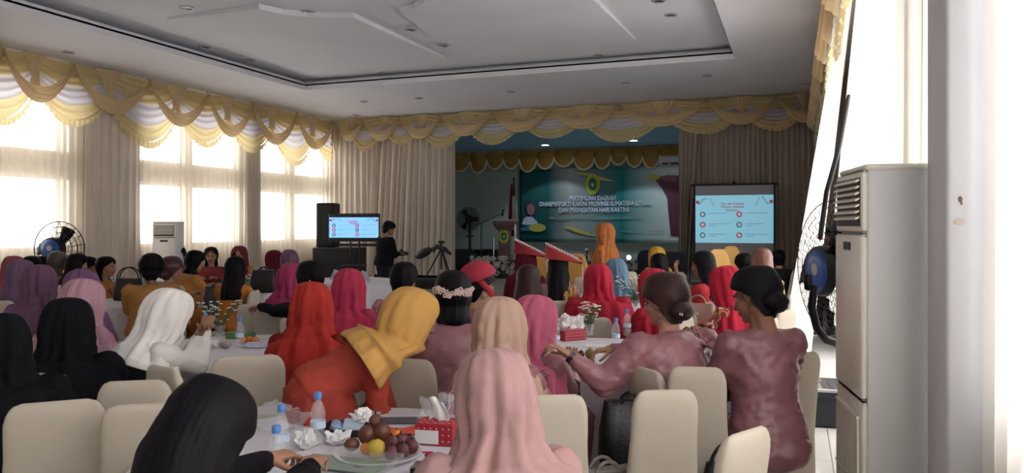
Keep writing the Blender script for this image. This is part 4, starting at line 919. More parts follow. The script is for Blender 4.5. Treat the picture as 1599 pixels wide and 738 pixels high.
obj('box', MB().box((0, 0, .02), (.11, .09, .04), bev=.004), mat('black_plastic', '1d1c20', .3), bx); obj('lid', MB().box((0, 0, .042), (.115, .095, .006), bev=.002), M_water, bx)
o = obj('clip', MB().lathe([(.009, 0), (.011, .004), (.009, .02), (.012, .03), (.006, .036), (.001, .037)], (0, 0, .045), 16).box((0, 0, .084), (.04, .012, .004)), mat('clip_pink', 'c81e5a', .4), bx, True)
q = on(478, 662); o = obj('snack_packet', MB().box((0, 0, .02), (.10, .03, .006), rot=Euler((.3, .3, -.4)), bev=.002), mat('packet_red', 'b5242c', .4)); o.location = q; tag(o, 'red snack packet on the wrap behind the tallest bottle', 'packet')
# ---- the white lady's table
q = on(376, 528); o = obj('green_box', MB().box((0, 0, .025), (.22, .06, .05), bev=.003), mat('card_green', '3c7038', .5)); o.location = q; o.rotation_euler = (0, 0, YAW); tag(o, 'flat green box behind the bottle on the white lady\'s table', 'box')
q = on(408, 526); o = obj('paper_sheet', MB().box((0, 0, .003), (.22, .2, .004)), M_tis); o.location = q; o.rotation_euler = (0, 0, YAW+.1); tag(o, 'white paper sheet at the right of the white lady\'s table', 'paper')
q = on(400, 542); o = obj('leaflet', MB().box((0, 0, .02), (.15, .1, .003), rot=Euler((.25, 0, 0))), mat('leaflet_print', 'b7b8cc', .5, noise_s=40, noise_a=.35)); o.location = q; o.rotation_euler = (0, 0, YAW); tag(o, 'printed white leaflet in front of the oranges', 'leaflet')
q = on(352, 543); o = obj('napkin_pack', MB().box((0, 0, .025), (.085, .05, .045), bev=.012), mat('napkin_pink', 'a89496', .8), None, True); o.location = q; tag(o, 'greyish pink napkin pack on the white lady\'s table', 'napkin')
crumple('tissue', on(334, 543), .035, M_tis, 'crumpled tissue left of the pink napkin pack', 'tissue', 51, .8)
for i, (x_, y_) in enumerate(((380, 536), (390, 535), (399, 536))):
    f = thing('orange', 'peeled orange, %s of three beside the bottle on the left table' % ['leftmost', 'middle', 'rightmost'][i], 'fruit', on(x_, y_), i, 'oranges on the left table'); obj('skin', MB().ell((0, 0, .026), (.028, .028, .026), 0, 16, 10), M_or, f, True); obj('stem', MB().ell((0, 0, .051), .004), M_grn, f)
# far napkins
M_nap = mat('napkin_grey', 'a5a2b0', .8); M_nap2 = mat('napkin_white', 'c6c6d2', .8)
for i, (dx, dy, m_, w_) in enumerate(((-.3, .1, M_nap, 'grey standing napkin left on the far table'), (-.1, 0, M_nap2, 'white standing napkin in the middle of the far table'), (.1, .05, M_nap2, 'white low napkin right of the middle one'), (.28, .0, M_nap, 'grey pointed napkin at the right of the far table'))):
    a = rnd.uniform(0, 1); v = [(-.11, -.06, 0), (.11, -.05, 0), (.1, .06, 0), (-.1, .07, 0), (-.03, .0, .17-.03*(i == 2)), (.06, .01, .13)]
    o = obj('folded_napkin', MB().add(v, [(0, 1, 5, 4), (1, 2, 5), (2, 3, 4, 5), (3, 0, 4), (3, 2, 1, 0)]), m_); o.location = (T6[0]+dx, T6[1]+dy, ZT); o.rotation_euler = (0, 0, a); tag(o, w_, 'napkin', 'folded napkins on the far table')
# ---------------------------------------------------------------- accessories on the people
def onhead(q, p): return q['root'].matrix_basis @ (q['hm'] @ Vector(p))
def acc(name, mb, m, q, smooth=True): return obj(name, mb, m, q['root'], smooth)
q = Q['fl']; mb = MB(); rnd = random.Random(3)
band = [(math.sin(a)*.112, -math.cos(a)*.132-.006, .035-.03*abs(math.cos(a))**2+.01*math.sin(a*6)) for a in np.linspace(-1.25, 1.25, 26)]
for p in band:
    for k in range(2 if rnd.random() < .6 else 1):
        c = Vector(p)+Vector((rnd.uniform(-.006, .006), -.008, rnd.uniform(-.014, .014)))
        for b in range(5): mb.ell(q['hm'] @ (c+Vector((.0085*math.cos(b*1.257), 0, .0085*math.sin(b*1.257)))), (.006, .004, .006), 0, 6, 4)
acc('flower_band', mb, mat('pearl_pink', 'c9b0a8', .5), q)['kind'] = 'stuff'
M_silver = mat('silver_clip', 'b9b9b4', .25, metal=.8)
def spray(q, pts, m=M_silver):
    mb = MB()
    for p in pts: mb.ell(q['hm'] @ Vector(p), (.006, .006, .009), 0, 6, 4)
    mb.tube([q['hm'] @ Vector(p) for p in pts], .002, 5); acc('hair_clip', mb, m, q)
spray(Q['s2'], [(.045+.012*(i % 2), -.13-.008*math.sin(i), .055-.013*i) for i in range(9)])
spray(Q['s1'], [(-.075+.017*i, -.142+.004*math.cos(i), -.07-.004*(i % 2)) for i in range(10)])
spray(Q['o1'], [(.02, -.135, .06), (.03, -.137, .065), (.025, -.138, .052)]); spray(Q['cl'], [(-.07, -.125, -.02), (-.07, -.127, -.04), (-.06, -.13, -.06), (-.09, -.11, -.03)]); spray(Q['k5'], [(.04, -.125, .0), (.05, -.12, .01), (.045, -.125, -.012)])
# wristwatch
E, Wr = Q['s1']['arms'][0][1:]; d = (Wr-E).normalized(); c = E.lerp(Wr, .93); mb = MB(); mb.tube([c-d*.01, c+d*.01], .036, 16); acc('wristwatch', mb, mat('strap_black', '16161a', .4), Q['s1'])
E, Wr = Q['k3']['arms'][0][1:]; d = (Wr-E).normalized(); c = E.lerp(Wr, .9); acc('wristwatch', MB().tube([c-d*.015, c+d*.015], .034, 14), mat('strap_black', '16161a', .4), Q['k3'])
# woven shawls over a shoulder
def shawl(q, side, m, w_=.13, name='shawl', long=.42):
    N, sp, rt, fw, W = q['N'], q['sp'], q['rt'], q['fw'], q['W']; s_ = side
    pts = []
    for k in range(15):
        t = k/14; a = (t-.5)*2; x = .115*W*s_+.03*s_*abs(a); dpt = a*(.13*W+.01); h = -.02-(abs(a)**2.2)*long
        if abs(a) > .45: dpt = math.copysign(.148*W, a)
        pts.append((N+rt*x+fw*dpt+sp*h+sp*.045*(1-abs(a)), ))
    def fn(u, v):
        k = v*14; i = min(13, int(k)); f = k-i; p = pts[i][0].lerp(pts[i+1][0], f); a = (v-.5)*2
        return tuple(p+rt*((u-.5)*w_*(.8+.5*abs(a)))+(fw*math.copysign(1, a) if abs(a) > .4 else sp)*(.012*math.sin(u*2*PI*2.5)+.004)+sp*(-.05*(abs(u-.5)*2)**2*(1-abs(a))*(1 if (u-.5)*s_ > 0 else 0)))
    obj(name, MB().grid(fn, 16, 42), m, q['root'], 'all', thick=.005)
shawl(Q['s1'], 1, B_songket, .13, long=.36); shawl(Q['mg'], 1, B_songket, .15, long=.4); shawl(Q['be'], -1, B_songket, .12); shawl(Q['h3'], 1, B_gold, .14); shawl(Q['l6'], 1, B_red, .16); shawl(Q['pk'], 1, B_red, .12)
# red folded headcloth
def headcloth(q, m, m2, tip=1, big=1., flat=False):
    """folded woven cloth: a wide wedge standing over the crown, with hanging tassels"""
    hm = q['hm']; b = big; P = lambda x, y, z: tuple(hm @ Vector((x*b, y*b, z)))
    t = tip
    top = [(-.02*t, .16, .20), (.13*t, -.03, .13), (.2*t, -.13, .055)]
    mb = MB(); rings = []
    for k in range(9):
        u = k/8; x = -.11*t+.33*t*u; zt_ = .25-.185*u; y0, y1 = .11, -.14
        w_ = .75+.25*math.sin(u*PI)
        rings.append([P(x, .10*w_, .105-.05*u), P(x, .09*w_, zt_-.03), P(x, .0, zt_), P(x, -.1*w_, zt_-.035), P(x, -.142*w_, .075-.04*u), P(x, -.12*w_, .085-.06*u), P(x, .0, .13-.03*u)])
    mb.loft(rings); o = obj('headcloth', mb, m, q['root'], True)
    mb = MB(); rings = []
    for k in range(9):
        u = k/8; x = -.115*t+.34*t*u; zt_ = .257-.185*u; rings.append([P(x, .05, zt_-.012), P(x, .0, zt_+.006), P(x, -.06, zt_-.02), P(x, -.055, zt_-.032), P(x, .0, zt_-.008)])
    mb.loft(rings); obj('striped_edge', mb, m2, o, True)
    mb = MB()
    for xx, zz, L in ((-.115*t, .19, .16), (.225*t, .05, .17)):
        for k in range(9): mb.tube([P(xx, .06-.018*k, zz-.01), P(xx+.004*math.sin(k), .06-.018*k, zz-L*.5), P(xx-.006*math.sin(k*2), .06-.018*k, zz-L-.01*(k % 3))], .0035, 4)
    t_ = obj('tassels', mb, mat('tassel_pale', 'c9a9a4', .8), o); t_['kind'] = 'stuff'
B_ulos = batik('striped_edge_cloth', ['c9b8b4', '9a3c40', '6f7488', 'd2c6c0'], 30)
headcloth(Q['h2'], cloth('85222a'), B_ulos, 1, 1.12); headcloth(Q['h3'], cloth('9a2a28'), B_ulos, 1, 1.12)
q = Q['pk']; hm = q['hm']
mb = MB(); rings = []
for k in range(10):
    t_ = k/9*1.45; rr = .125*math.sin(t_+.02); zz = .115*math.cos(t_); rings.append([tuple(hm @ (Euler((.45, 0, 0)).to_matrix() @ Vector((rr*math.cos(a)*(1+.02*math.sin(a*7)), rr*1.08*math.sin(a), zz))+Vector((0, -.03, .055)))) for a in [2*PI*j/36 for j in range(36)]])
mb.loft(rings, cap=True); obj('headcloth', mb, cloth('a5283a'), q['root'], 'all', thick=.01)
obj('headcloth_tail', MB().grid(lambda u, v: tuple(hm @ Vector((.1+.03*math.sin(v*3)+(u-.5)*.02, -.06+.09*(u-.5)+.22*v, .05-.03*u-.2*v-.012*math.sin(u*9)))), 8, 14), cloth('a5283a'), q['root'], 'all', thick=.012)
# the reclining black vest of the white-scarfed woman, glasses, ponytail details
q = Q['l5']; acc('glasses', MB().tube([q['hm'] @ Vector((.03+.018*math.cos(a), .108, .004+.014*math.sin(a))) for a in np.linspace(0, 2*PI, 14)], .0025, 5).tube([q['hm'] @ Vector((-.03+.018*math.cos(a), .108, .004+.014*math.sin(a))) for a in np.linspace(0, 2*PI, 14)], .0025, 5), M_metal, q)
# sneakers
q = Q['dp']
for s_ in (-1, 1):
    sh_ = MB(); sh_.loft([[(s_*.09+w_*math.cos(a), .04+l*math.sin(a), z) for a in [2*PI*k/16 for k in range(16)]] for z, w_, l in ((.025, .05, .145), (.06, .046, .13), (.1, .04, .08), (.12, .035, .06))]); so = obj('sneaker', sh_, mat('sneaker_black', '1a1a1e', .7), q['root'], True)
    obj('sole', MB().loft([[(s_*.09+w_*math.cos(a), .04+l*math.sin(a), z) for a in [2*PI*k/16 for k in range(16)]] for z, w_, l in ((0.002, .05, .15), (.026, .052, .152))]), mat('sole_white', 'd8d8d8', .6), so)
# camera in the photographer's hands, microphone of the speaker
q = Q['ph']; M = q['root'].matrix_basis; w1 = q['arms'][1][2]
cm = thing('camera', 'black camera held at the waist by the man in black', 'camera', M @ (w1+Vector((-.08, .06, .0))), q['ang'])
obj('camera_body', MB().box((0, 0, .0), (.14, .07, .1), bev=.01), mat('black_plastic', '1d1c20', .3), cm, True); obj('lens', MB().cap((0, .03, 0), .036, (0, .12, -.01), .036, 16), M_metal, cm, True); obj('viewfinder', MB().box((0, 0, .06), (.05, .05, .03), bev=.006), M_metal, cm)
q = Q['sp']; M = q['root'].matrix_basis; w1 = q['arms'][0][2]
mc = thing('microphone', 'dark handheld microphone held by the woman in orange', 'microphone', M @ (w1+Vector((.03, .1, .0))), q['ang'])
obj('handle', MB().tube([(0, 0, -.1), (0, 0, .06)], [.011, .015], 12), M_metal, mc, True); obj('grille', MB().ell((0, 0, .08), .024), M_silver, mc, True)
# ---------------------------------------------------------------- bags
M_bagb = mat('bag_black', '151518', .45, bump=.4, bump_s=40)
def bag(name, label, p, rz, d, m, hr=.1, taper=.85, hm_=None, z0=0, n=2):
    t = thing(name, label, 'bag', (p[0], p[1], z0), rz); x, y, z = d
    obj('bag_body', MB().loft([[(sx*x/2*math.copysign(abs(math.cos(a))**.4, math.cos(a)), sy*y/2*math.copysign(abs(math.sin(a))**.5, math.sin(a))+.006*math.sin(a*5+k), zz*z) for a in [2*PI*q_/28 for q_ in range(28)]] for k, (sx, sy, zz) in enumerate(((.9, .9, 0), (1, 1, .08), (.97, .95, .5), (taper, .5, .92), (taper*.97, .3, 1)))]), m, t, True)
    for s_ in ((-1, 1) if n == 2 else (1,)): obj('handle', MB().tube([(hr*math.cos(a), s_*y*.16, z*.93+hr*1.15*math.sin(a)) for a in np.linspace(0, PI, 14)], .008, 8), hm_ or m, t, True)
    return t
p = at(202, 452, 9.0); bag('handbag', 'black handbag with a tall ring handle on the lace table left of the orange blouse', p, YAW, (.34, .18, .26), M_bagb, .13, z0=ZT)
p = at(343, 460, 8.6); bag('handbag', 'black handbag with a dark loop between two orange blouses', p, YAW+.3, (.36, .2, .5), M_bagb, .07, z0=.45)
p = at(412, 430, 10.0); bag('handbag', 'slumped black bag with a white paper, left of the magenta headscarf', p, YAW, (.36, .2, .3), M_bagb, .05, z0=.75)
p = at(1090, 462, 6.7); bag('handbag', 'greige leather purse with a curved handle between the red headscarf and brown hair', p, YAW-.1, (.3, .1, .17), mat('leather_greige', '87685e', .45), .07, taper=.96, z0=.78, n=1)
p = at(985, 640, 4.0); bag('handbag', 'shiny black handbag on the stout mauve woman\'s lap side', (p[0], p[1]), YAW, (.34, .2, .34), M_bagb, .05, z0=.38)
p = at(945, 725, 3.35); bag('striped_bag', 'grey striped cloth bag on the floor by the front cream chair', (p[0], p[1]), YAW+.3, (.34, .22, .42), mat('bag_stripes', '7c7470', .8, noise_s=9, noise_a=.45, stretch=(.5, .5, 14)), .06, z0=.15)
p = at(1145, 725, 3.55); bag('handbag', 'black bag with two dark ring handles on the floor by the low cream chair', (p[0], p[1]), YAW-.4, (.3, .16, .22), M_bagb, .1, z0=.3)
o = obj('batik_cloth', MB().grid(lambda u, v: ((u-.5)*.42, (v-.5)*.3, .03+.05*math.sin(u*PI)*math.sin(v*PI)+.014*math.sin(u*17+v*5)-.12*max(0, .25-v)), 26, 18), B_multi, None, 'all', thick=.01); p = tp(1100, 500); o.location = (p.x, p.y, ZT+.02); tag(o, 'multicolour batik cloth heaped on the table below the greige purse', 'cloth')
crumple('plastic_wrap', (T7[0]+.1, T7[1]-.3, ZT), .14, M_water, 'clear plastic wrapping on the table between the two mauve women', 'wrapper', 61, .6)
# ---------------------------------------------------------------- stage
M_green = bpy.data.materials.new('banner_print'); M_green.use_nodes = True; nt = M_green.node_tree; bs = nt.nodes['Principled BSDF']
tc = nt.nodes.new('ShaderNodeTexCoord'); sep = nt.nodes.new('ShaderNodeSeparateXYZ'); r = nt.nodes.new('ShaderNodeValToRGB'); nt.links.new(tc.outputs['Generated'], sep.inputs[0]); nt.links.new(sep.outputs['X'], r.inputs[0])
for e_, (ps, c_) in zip([r.color_ramp.elements[0], r.color_ramp.elements[1], r.color_ramp.elements.new(.3), r.color_ramp.elements.new(.17), r.color_ramp.elements.new(.6)], ((0, '1f4a4d'), (1, '25606a'), (.3, '1c7a6c'), (.17, '1b4f50'), (.6, '1f7072'))): e_.position = ps; e_.color = (*lin(c_), 1)
nt.links.new(r.outputs[0], bs.inputs['Base Color']); bs.inputs['Roughness'].default_value = .65; bs.inputs['Specular IOR Level'].default_value = .15
pTL, pBL = at(815, 266, yon(815, 0)*0+YS/ray(815)[1]), at(815, 377, YS/ray(815)[1]); pBR = at(1090, 377, YS/ray(1090)[1])
bx0, bx1 = pTL.x, pBR.x; bz1 = at(940, 262, YS/ray(940)[1]).z; bz0 = pBL.z; BW, BH = bx1-bx0, bz1-bz0; yb = YS-.16
bn = thing('stage_banner', 'long teal green banner with white block lettering at the back of the stage', 'banner', (bx0, yb, bz0))
obj('banner_sheet', MB().grid(lambda u, v: (u*BW, .012*math.sin(u*26+v*4)+.01*math.sin(v*9+u*11)*u, v*BH), 60, 16), M_green, bn, 'all', thick=.006)
fs = BW/245*1.0*(245/275)                                      # metres per banner pixel
fs = BW/275
def bp(px, py): return ((px-815)*fs, -.05, (377-(py+(px-815)*.018*(377-py)/110))*BH/112)
M_txt = mat('print_white', 'b9bfd2', .6); M_yel = mat('print_lime', 'b4bd33', .6); M_ltx = mat('print_faint', '7a9c98', .6); M_yy = mat('print_yellow', 'b5a94e', .6); M_mar = mat('print_maroon', '5c2a3e', .6); M_skn = mat('print_skin', '8a5a60', .6)
RX = (PI/2, 0, 0)
def line(txt, x0, x1, y, h, m, bold=.004):
    o = lettering('lettering', txt, h*fs*1.38, m, bp((x0+x1)/2, y), RX, bn, bold); bpy.context.view_layer.update(); wd = o.dimensions.x; o.scale = ((x1-x0)*fs/max(wd, .01), 1, 1)
line('PERTEMUAN DAERAH', 897, 970, 312.5, 7, M_txt, .007); line('DHARMAYUKTI KARINI PROVINSI SUMATERA UTARA', 848, 1024, 321, 7, M_txt, .007); line('DAN PERINGATAN HARI KARTINI', 880, 990, 330.5, 7, M_txt, .007)
line('DAN', 928, 936, 336, 2.5, M_ltx, .002)
line('TEMA : DHARMAYUKTI KARINI YANG BERKUALITAS DAN BERKARAKTER', 864, 1009, 341.5, 3.5, M_ltx, .002); line('Medan, 28 - 29 April', 980, 1040, 361, 2.6, M_ltx, .001)
def disc(name, c, rx, ry, m, dep=0, seg=40, hole=0, parent=None):
    c = (c[0], c[1]-dep, c[2]); o_ = [(c[0]+rx*math.cos(2*PI*k/seg), c[1], c[2]+ry*math.sin(2*PI*k/seg)) for k in range(seg)]; mb = MB()
    if hole:
        i_ = [(c[0]+rx*hole*math.cos(2*PI*k/seg), c[1], c[2]+ry*hole*math.sin(2*PI*k/seg)) for k in range(seg)]; mb.add(o_+i_, [(k, (k+1) % seg, seg+(k+1) % seg, seg+k) for k in range(seg)])
    else: mb.add(o_, [tuple(range(seg))])
    return obj(name, mb, m, parent if parent is not None else bn)
def poly(name, pts, m, dep=0, parent=None): return obj(name, MB().add([(p[0], p[1]-dep, p[2]) for p in pts], [tuple(range(len(pts)))]), m, parent or bn)
def emblem(c, rx, ry, par, k=1):
    disc('emblem_ring', c, rx, ry, M_yel, .004*k, hole=.62, parent=par); disc('emblem_field', c, rx*.62, ry*.62, mat('print_green', '1d6a3a', .6), .006*k, parent=par)
    x, y, z = c
    for i in range(16):
        a = 2*PI*i/16; disc('emblem_mark', (x+rx*.8*math.cos(a), y, z+ry*.8*math.sin(a)), rx*.07, ry*.07, mat('print_green', '1d6a3a', .6), .008*k, 6, parent=par)
    poly('emblem_shape', [(x-rx*.3, y, z-ry*.05), (x, y, z+ry*.12), (x+rx*.32, y, z-ry*.02), (x+rx*.1, y, z-ry*.12), (x, y, z-ry*.4), (x-rx*.1, y, z-ry*.12)], M_txt, .009*k, par); disc('emblem_shape', (x, y, z+ry*.3), rx*.22, ry*.13, M_mar, .009*k, parent=par)
emblem(bp(934, 288), 11*fs, 16*fs, bn)
poly('gold_flash', [bp(897, 271), bp(921, 271), bp(945, 276), bp(970, 284), bp(944, 282), bp(925, 275)], M_yy, .0); poly('gold_flash', [bp(887, 352), bp(905, 354), bp(932, 364), bp(950, 368), bp(926, 366), bp(905, 361)], M_yy, .0)
disc('gold_oval', bp(845, 355), 14*fs, 6.5*fs, M_yy, .004); disc('gold_oval', bp(1027, 278), 10*fs, 4.5*fs, M_yy, .006)
poly('figure_print', [bp(819, 350), bp(822, 342), bp(827, 338), bp(836, 338), bp(844, 345), bp(848, 352)], M_txt, .002); disc('figure_print', bp(834, 327), 6.5*fs, 9*fs, M_skn, .004); disc('figure_print', bp(832, 322), 8*fs, 8*fs, mat('print_hair', '2b2f3a', .6), .003)
poly('figure_print', [bp(816, 356), bp(832, 350), bp(842, 352), bp(842, 360), bp(818, 360)], mat('print_blue', '2f6a90', .6), .003)
poly('figure_print', [bp(1030, 283), bp(1045, 275), bp(1088, 276), bp(1088, 370), bp(1052, 366), bp(1047, 310), bp(1040, 296)], M_mar, .002); poly('figure_print', [bp(1035, 276), bp(1062, 276), bp(1060, 286), bp(1043, 284)], M_skn, .004)
# split air conditioner on the stage wall
c = at(1055, 250, (YS-.2)/ray(1055)[1]); ac = thing('wall_air_conditioner', 'white wall air conditioner at the upper right of the stage', 'air conditioner', (c.x, YS, c.z))
M_acw = mat('ac_white', 'c9c9c4', .4); obj('casing', MB().box((.25, -.14, 0), (1.5, .25, .29), bev=.03), M_acw, ac, True); obj('outlet', MB().box((.25, -.26, -.1), (1.3, .04, .05), bev=.01), M_metal, ac)
# lectern
c = at(790, 380, 19.6); lx, ly = c.x, c.y; M_lec = mat('lectern_wood', '6b4f52', .4, noise_s=4, noise_a=.15, stretch=(6, 6, .6))
lt = thing('lectern', 'brown wooden lectern with a lime ring emblem and steel side posts on the stage', 'lectern', (lx, ly, ZST), YAW*.6)
k = 19.6/F_PX; zt_ = c.z+37*k-ZST
obj('column', MB().b2((-10*k, -.15, .08), (8*k, .15, zt_-.12), bev=.01), M_lec, lt); obj('base', MB().b2((-.35, -.25, 0), (.35, .25, .08), bev=.01), M_lec, lt)
obj('desk_box', MB().loft([[(-w_, -d_, z), (w_, -d_, z), (w_, d_, z), (-w_, d_, z)] for w_, d_, z in ((.2, .2, zt_-.26), (.29, .26, zt_-.12), (.30, .27, zt_-.03))]), M_lec, lt); obj('top', MB().box((0, 0, zt_-.01), (.64, .56, .04), bev=.01), mat('lectern_top', 'a8a6aa', .3), lt)
emblem((-.02, -.16, zt_-.42), .13, .18, lt, 1)
for s_ in (-1, 1): obj('steel_post', MB().tube([(s_*.28, -.2, .08), (s_*.28, -.2, zt_-.45 if s_ < 0 else zt_-.03)], .025, 10), mat('steel', 'c8c8cc', .2, metal=.9), lt, True)
# microphone stand
c = at(752, 350, 19.0); ms = thing('microphone_stand', 'black boom microphone stand left of the lectern', 'microphone stand', (c.x, c.y, ZST)); hh = at(752, 348, 19).z-ZST; e_ = at(785, 333, 19.0)-Vector((c.x, c.y, ZST))
obj('pole', MB().tube([(0, 0, .02), (0, 0, hh)], .014, 8), M_metal, ms, True); obj('boom', MB().tube([(-.12, -.03, hh-.04), (0, 0, hh), tuple(e_)], .011, 8), M_metal, ms, True)
obj('microphone', MB().cap(e_+Vector((0, 0, -.05)), .025, e_+Vector((.02, 0, .08)), .03), M_metal, ms, True)
for a in (0, 2.1, 4.2): obj('leg', MB().tube([(0, 0, .12), (.25*math.cos(a), .25*math.sin(a), .01)], .01, 6), M_metal, ms, True)
# flag
c = at(803, 360, 21.5); k = 21.5/F_PX; fg = thing('flag', 'furled red and white flag on a dark pole beside the lectern', 'flag', (c.x, c.y, ZST)); zt_ = at(803, 281, 21.5).z-ZST
obj('pole', MB().tube([(.05, .05, 0), (0, 0, zt_)], .022, 8), M_metal, fg, True); obj('spear_tip', MB().tube([(0, 0, zt_), (0, 0, zt_+.12)], [.035, .002], 8), M_metal, fg, True)
def fgf(w0, off):
    def fn(u, v): w_ = w0*(.25+.75*min(1, v*1.5)); return (off+(u-.5)*w_-.1*v*.0, .03*math.sin(u*14)-.03, zt_-.1-1.5*v)
    return fn
obj('red_cloth', MB().grid(fgf(.2, -.06), 16, 12), cloth('8a1820'), fg, 'all', thick=.006); obj('white_cloth', MB().grid(lambda u, v: (.02+(u-.5)*.09, -.08+.015*math.sin(u*12), zt_-.45-.9*v), 8, 8), cloth('b8b8bc'), fg, 'all', thick=.006)
# fans
M_cage = mat('fan_cage', '1b1c22', .4, metal=.5); M_fblue = mat('fan_blue', '1f4f9a', .3, noise_s=3, noise_a=.1)
def fan(label, c, R, ax, blue, rings=9, wires=36, stand=None, depth=.16, motor=.3, wire=.0035, ml=.1):
    """ax: unit vector along which the air blows; c: hub"""
    ax = Vector(ax).normalized(); t = thing('fan', label, 'fan', (c.x, c.y, stand if stand is not None else c.z)); o_ = Vector((0, 0, c.z-(stand if stand is not None else c.z)))
    a = ax.orthogonal().normalized(); a = (Vector((0, 0, 1))-ax*ax.z).normalized(); b = ax.cross(a)
    def pt(r, th, d): return o_+a*r*math.cos(th)+b*r*math.sin(th)+ax*d
    for s_, nm in ((1, 'front_grille'), (-1, 'rear_grille')):
        mb = MB()
        for k in range(1, rings+1):
            r = R*k/rings; d = s_*depth*.5*(1-(k/rings)**3); mb.tube([pt(r, 2*PI*q/32, d) for q in range(33)], wire*(2 if k == rings else 1), 4)
        for k in range(wires): th = 2*PI*k/wires; mb.tube([pt(R*f, th+.0*f, s_*depth*.5*(1-f**3)) for f in (.2, .5, .75, .9, 1)], wire, 4)
        obj(nm, mb, M_cage, t)['kind'] = 'stuff'
    for k in range(3):
        th = 2*PI*k/3+.5
        def bl(u, v, th=th): r = R*(.12+.74*u); w_ = .1+.22*math.sin(min(1, u*1.2)*PI*.7); q = th+(v-.5)*w_*2; return tuple(pt(r, q, .03*(v-.5)*2))
        obj('blade', MB().grid(bl, 10, 5), M_cage if not blue == 'pale' else M_metal, t, 'all', thick=.004)
    hub = MB(); hub.tube([pt(0, 0, -.05), pt(0, 0, .07)], R*.16, 20); obj('hub', hub, M_metal, t, True)
    R2 = R*motor; mb = MB()
    mb.tube([pt(0, 0, -depth*.5-.01), pt(0, 0, -depth*.5-ml), pt(0, 0, -depth*.5-ml*1.2)], [R2*1.15, R2*1.1, R2*.9], 28); obj('motor_housing', mb, M_cage, t, True)
    mb = MB(); mb.tube([pt(0, 0, -depth*.5-ml*1.1), pt(0, 0, -depth*.5-ml*1.35), pt(0, 0, -depth*.5-ml*1.45)], [R2*.95, R2*.85, R2*.5], 28); mc_ = obj('motor_cap', mb, M_fblue if blue else M_cage, t, True)
    mb = MB(); mb.tube([pt(R2*.1, .5, -depth*.5-ml*1.4), pt(R2*.1, .5, -depth*.5-ml*1.5)], R2*.27, 20); obj('badge', mb, mat('badge_grey', 'a8a4a2', .5), mc_, True)
    return t, o_, pt, R2
f1_, o_, pt, R2 = fan('large black wire fan with a blue motor at the right, beside the big air conditioner', at(1301, 422, 4.35), .40, (.88, .47, .03), True, 11, 44, wire=.0017, depth=.1, motor=.32, ml=.045)
fc = at(1301, 422, 4.35)
tw = lambda px, py, d: at(px, py, d)-fc
obj('mounting_pole', MB().tube([tw(1281, 372, 4.15), tw(1291, 300, 4.3), tw(1312, 225, 4.6), tw(1326, 150, 5.1)], .014, 10), M_cage, f1_, True)
obj('lower_arm', MB().tube([tw(1272, 445, 4.15), tw(1268, 480, 4.15), tw(1276, 512, 4.15), tw(1290, 530, 4.2), tw(1325, 542, 4.3)], .022, 10), M_cage, f1_, True)
obj('speed_box', MB().box(tuple(tw(1262, 440, 4.12)), (.04, .05, .09), bev=.01), M_cage, f1_, True)
c = at(93, 388, 11.7)
f2_, o_, pt, R2 = fan('standing fan with a blue motor in front of the leftmost window', c, .42, (-.25, 1, 0), True, 5, 18, stand=0, wire=.004, motor=.38)
obj('pole', MB().tube([(0, 0, .02), tuple(o_+Vector((0, 0, -.06)))], .022, 10), M_cage, f2_, True); obj('base', MB().lathe([(.001, 0), (.26, 0), (.24, .03), (.03, .05)]), M_cage, f2_, True)
c = at(732, 342, 20.0)
f3_, o_, pt, R2 = fan('dark standing fan at the left of the stage', c, .31, (.15, -1, 0), False, 8, 28, stand=ZST, wire=.004, motor=.3)
obj('pole', MB().tube([(0, .1, .02), tuple(o_+Vector((0, .1, 0)))], .035, 10), M_cage, f3_, True); obj('base', MB().lathe([(.001, 0), (.24, 0), (.22, .03), (.03, .05)], (0, .1, 0)), M_cage, f3_, True); obj('knob', MB().box(tuple(o_+Vector((0, .1, -.45))), (.2, .05, .04)), M_cage, f3_)
# floor standing air conditioners
M_ac = mat('ac_cream', 'e6e0d4', .45); M_acp = mat('ac_side', 'd3d3d4', .5); M_slot = mat('slot_dark', '3a3632', .6)
def tower(label, p, rz, w_, d_, h):
    t = thing('floor_air_conditioner', label, 'air conditioner', (p[0], p[1], 0), rz)                      # front faces -y
    obj('casing', MB().b2((-w_/2, -d_/2+.01, 0), (w_/2, d_/2, h-.02), bev=.012), M_acp, t, True); obj('top_cap', MB().b2((-w_/2-.003, -d_/2, h-.03), (w_/2+.003, d_/2+.003, h), bev=.01), M_ac, t, True)
    obj('front_panel', MB().b2((-w_/2, -d_/2-.02, h*.43), (w_/2, -d_/2+.01, h*.83), bev=.012), M_ac, t, True); lp_ = obj('lower_panel', MB().b2((-w_/2, -d_/2-.012, .02), (w_/2, -d_/2+.01, h*.425), bev=.012), M_ac, t, True)
    up_ = obj('outlet_frame', MB().b2((-w_/2, -d_/2-.015, h*.835), (w_/2, -d_/2+.01, h-.031), bev=.01), M_ac, t, True)
    obj('opening', MB().b2((-w_/2+.03, -d_/2-.018, h*.85), (w_/2-.03, -d_/2-.014, h-.06)), M_slot, up_)
    for k in range(7): obj('louvre', MB().box((0, -d_/2-.026, h*.86+.02+k*.029*h/1.93), (w_-.07, .022, .008), rot=Euler((.5, 0, 0))), M_ac, up_)
    obj('display', MB().b2((-.07, -d_/2-.023, h*.79), (.07, -d_/2-.019, h*.81)), M_slot, t)
    obj('opening', MB().b2((-w_/2+.05, -d_/2-.016, .06), (w_/2-.05, -d_/2-.011, h*.385)), M_slot, lp_)
    for k in range(10): x = -w_/2+.055+k*(w_-.11)/9; obj('slat', MB().b2((x-.006, -d_/2-.026, .06), (x+.006, -d_/2-.014, h*.385)), M_ac, lp_)
    for z in (.06, h*.22, h*.385): obj('grille_bar', MB().b2((-w_/2+.045, -d_/2-.03, z-.006), (w_/2-.045, -d_/2-.012, z+.006)), M_ac, lp_)
    return t
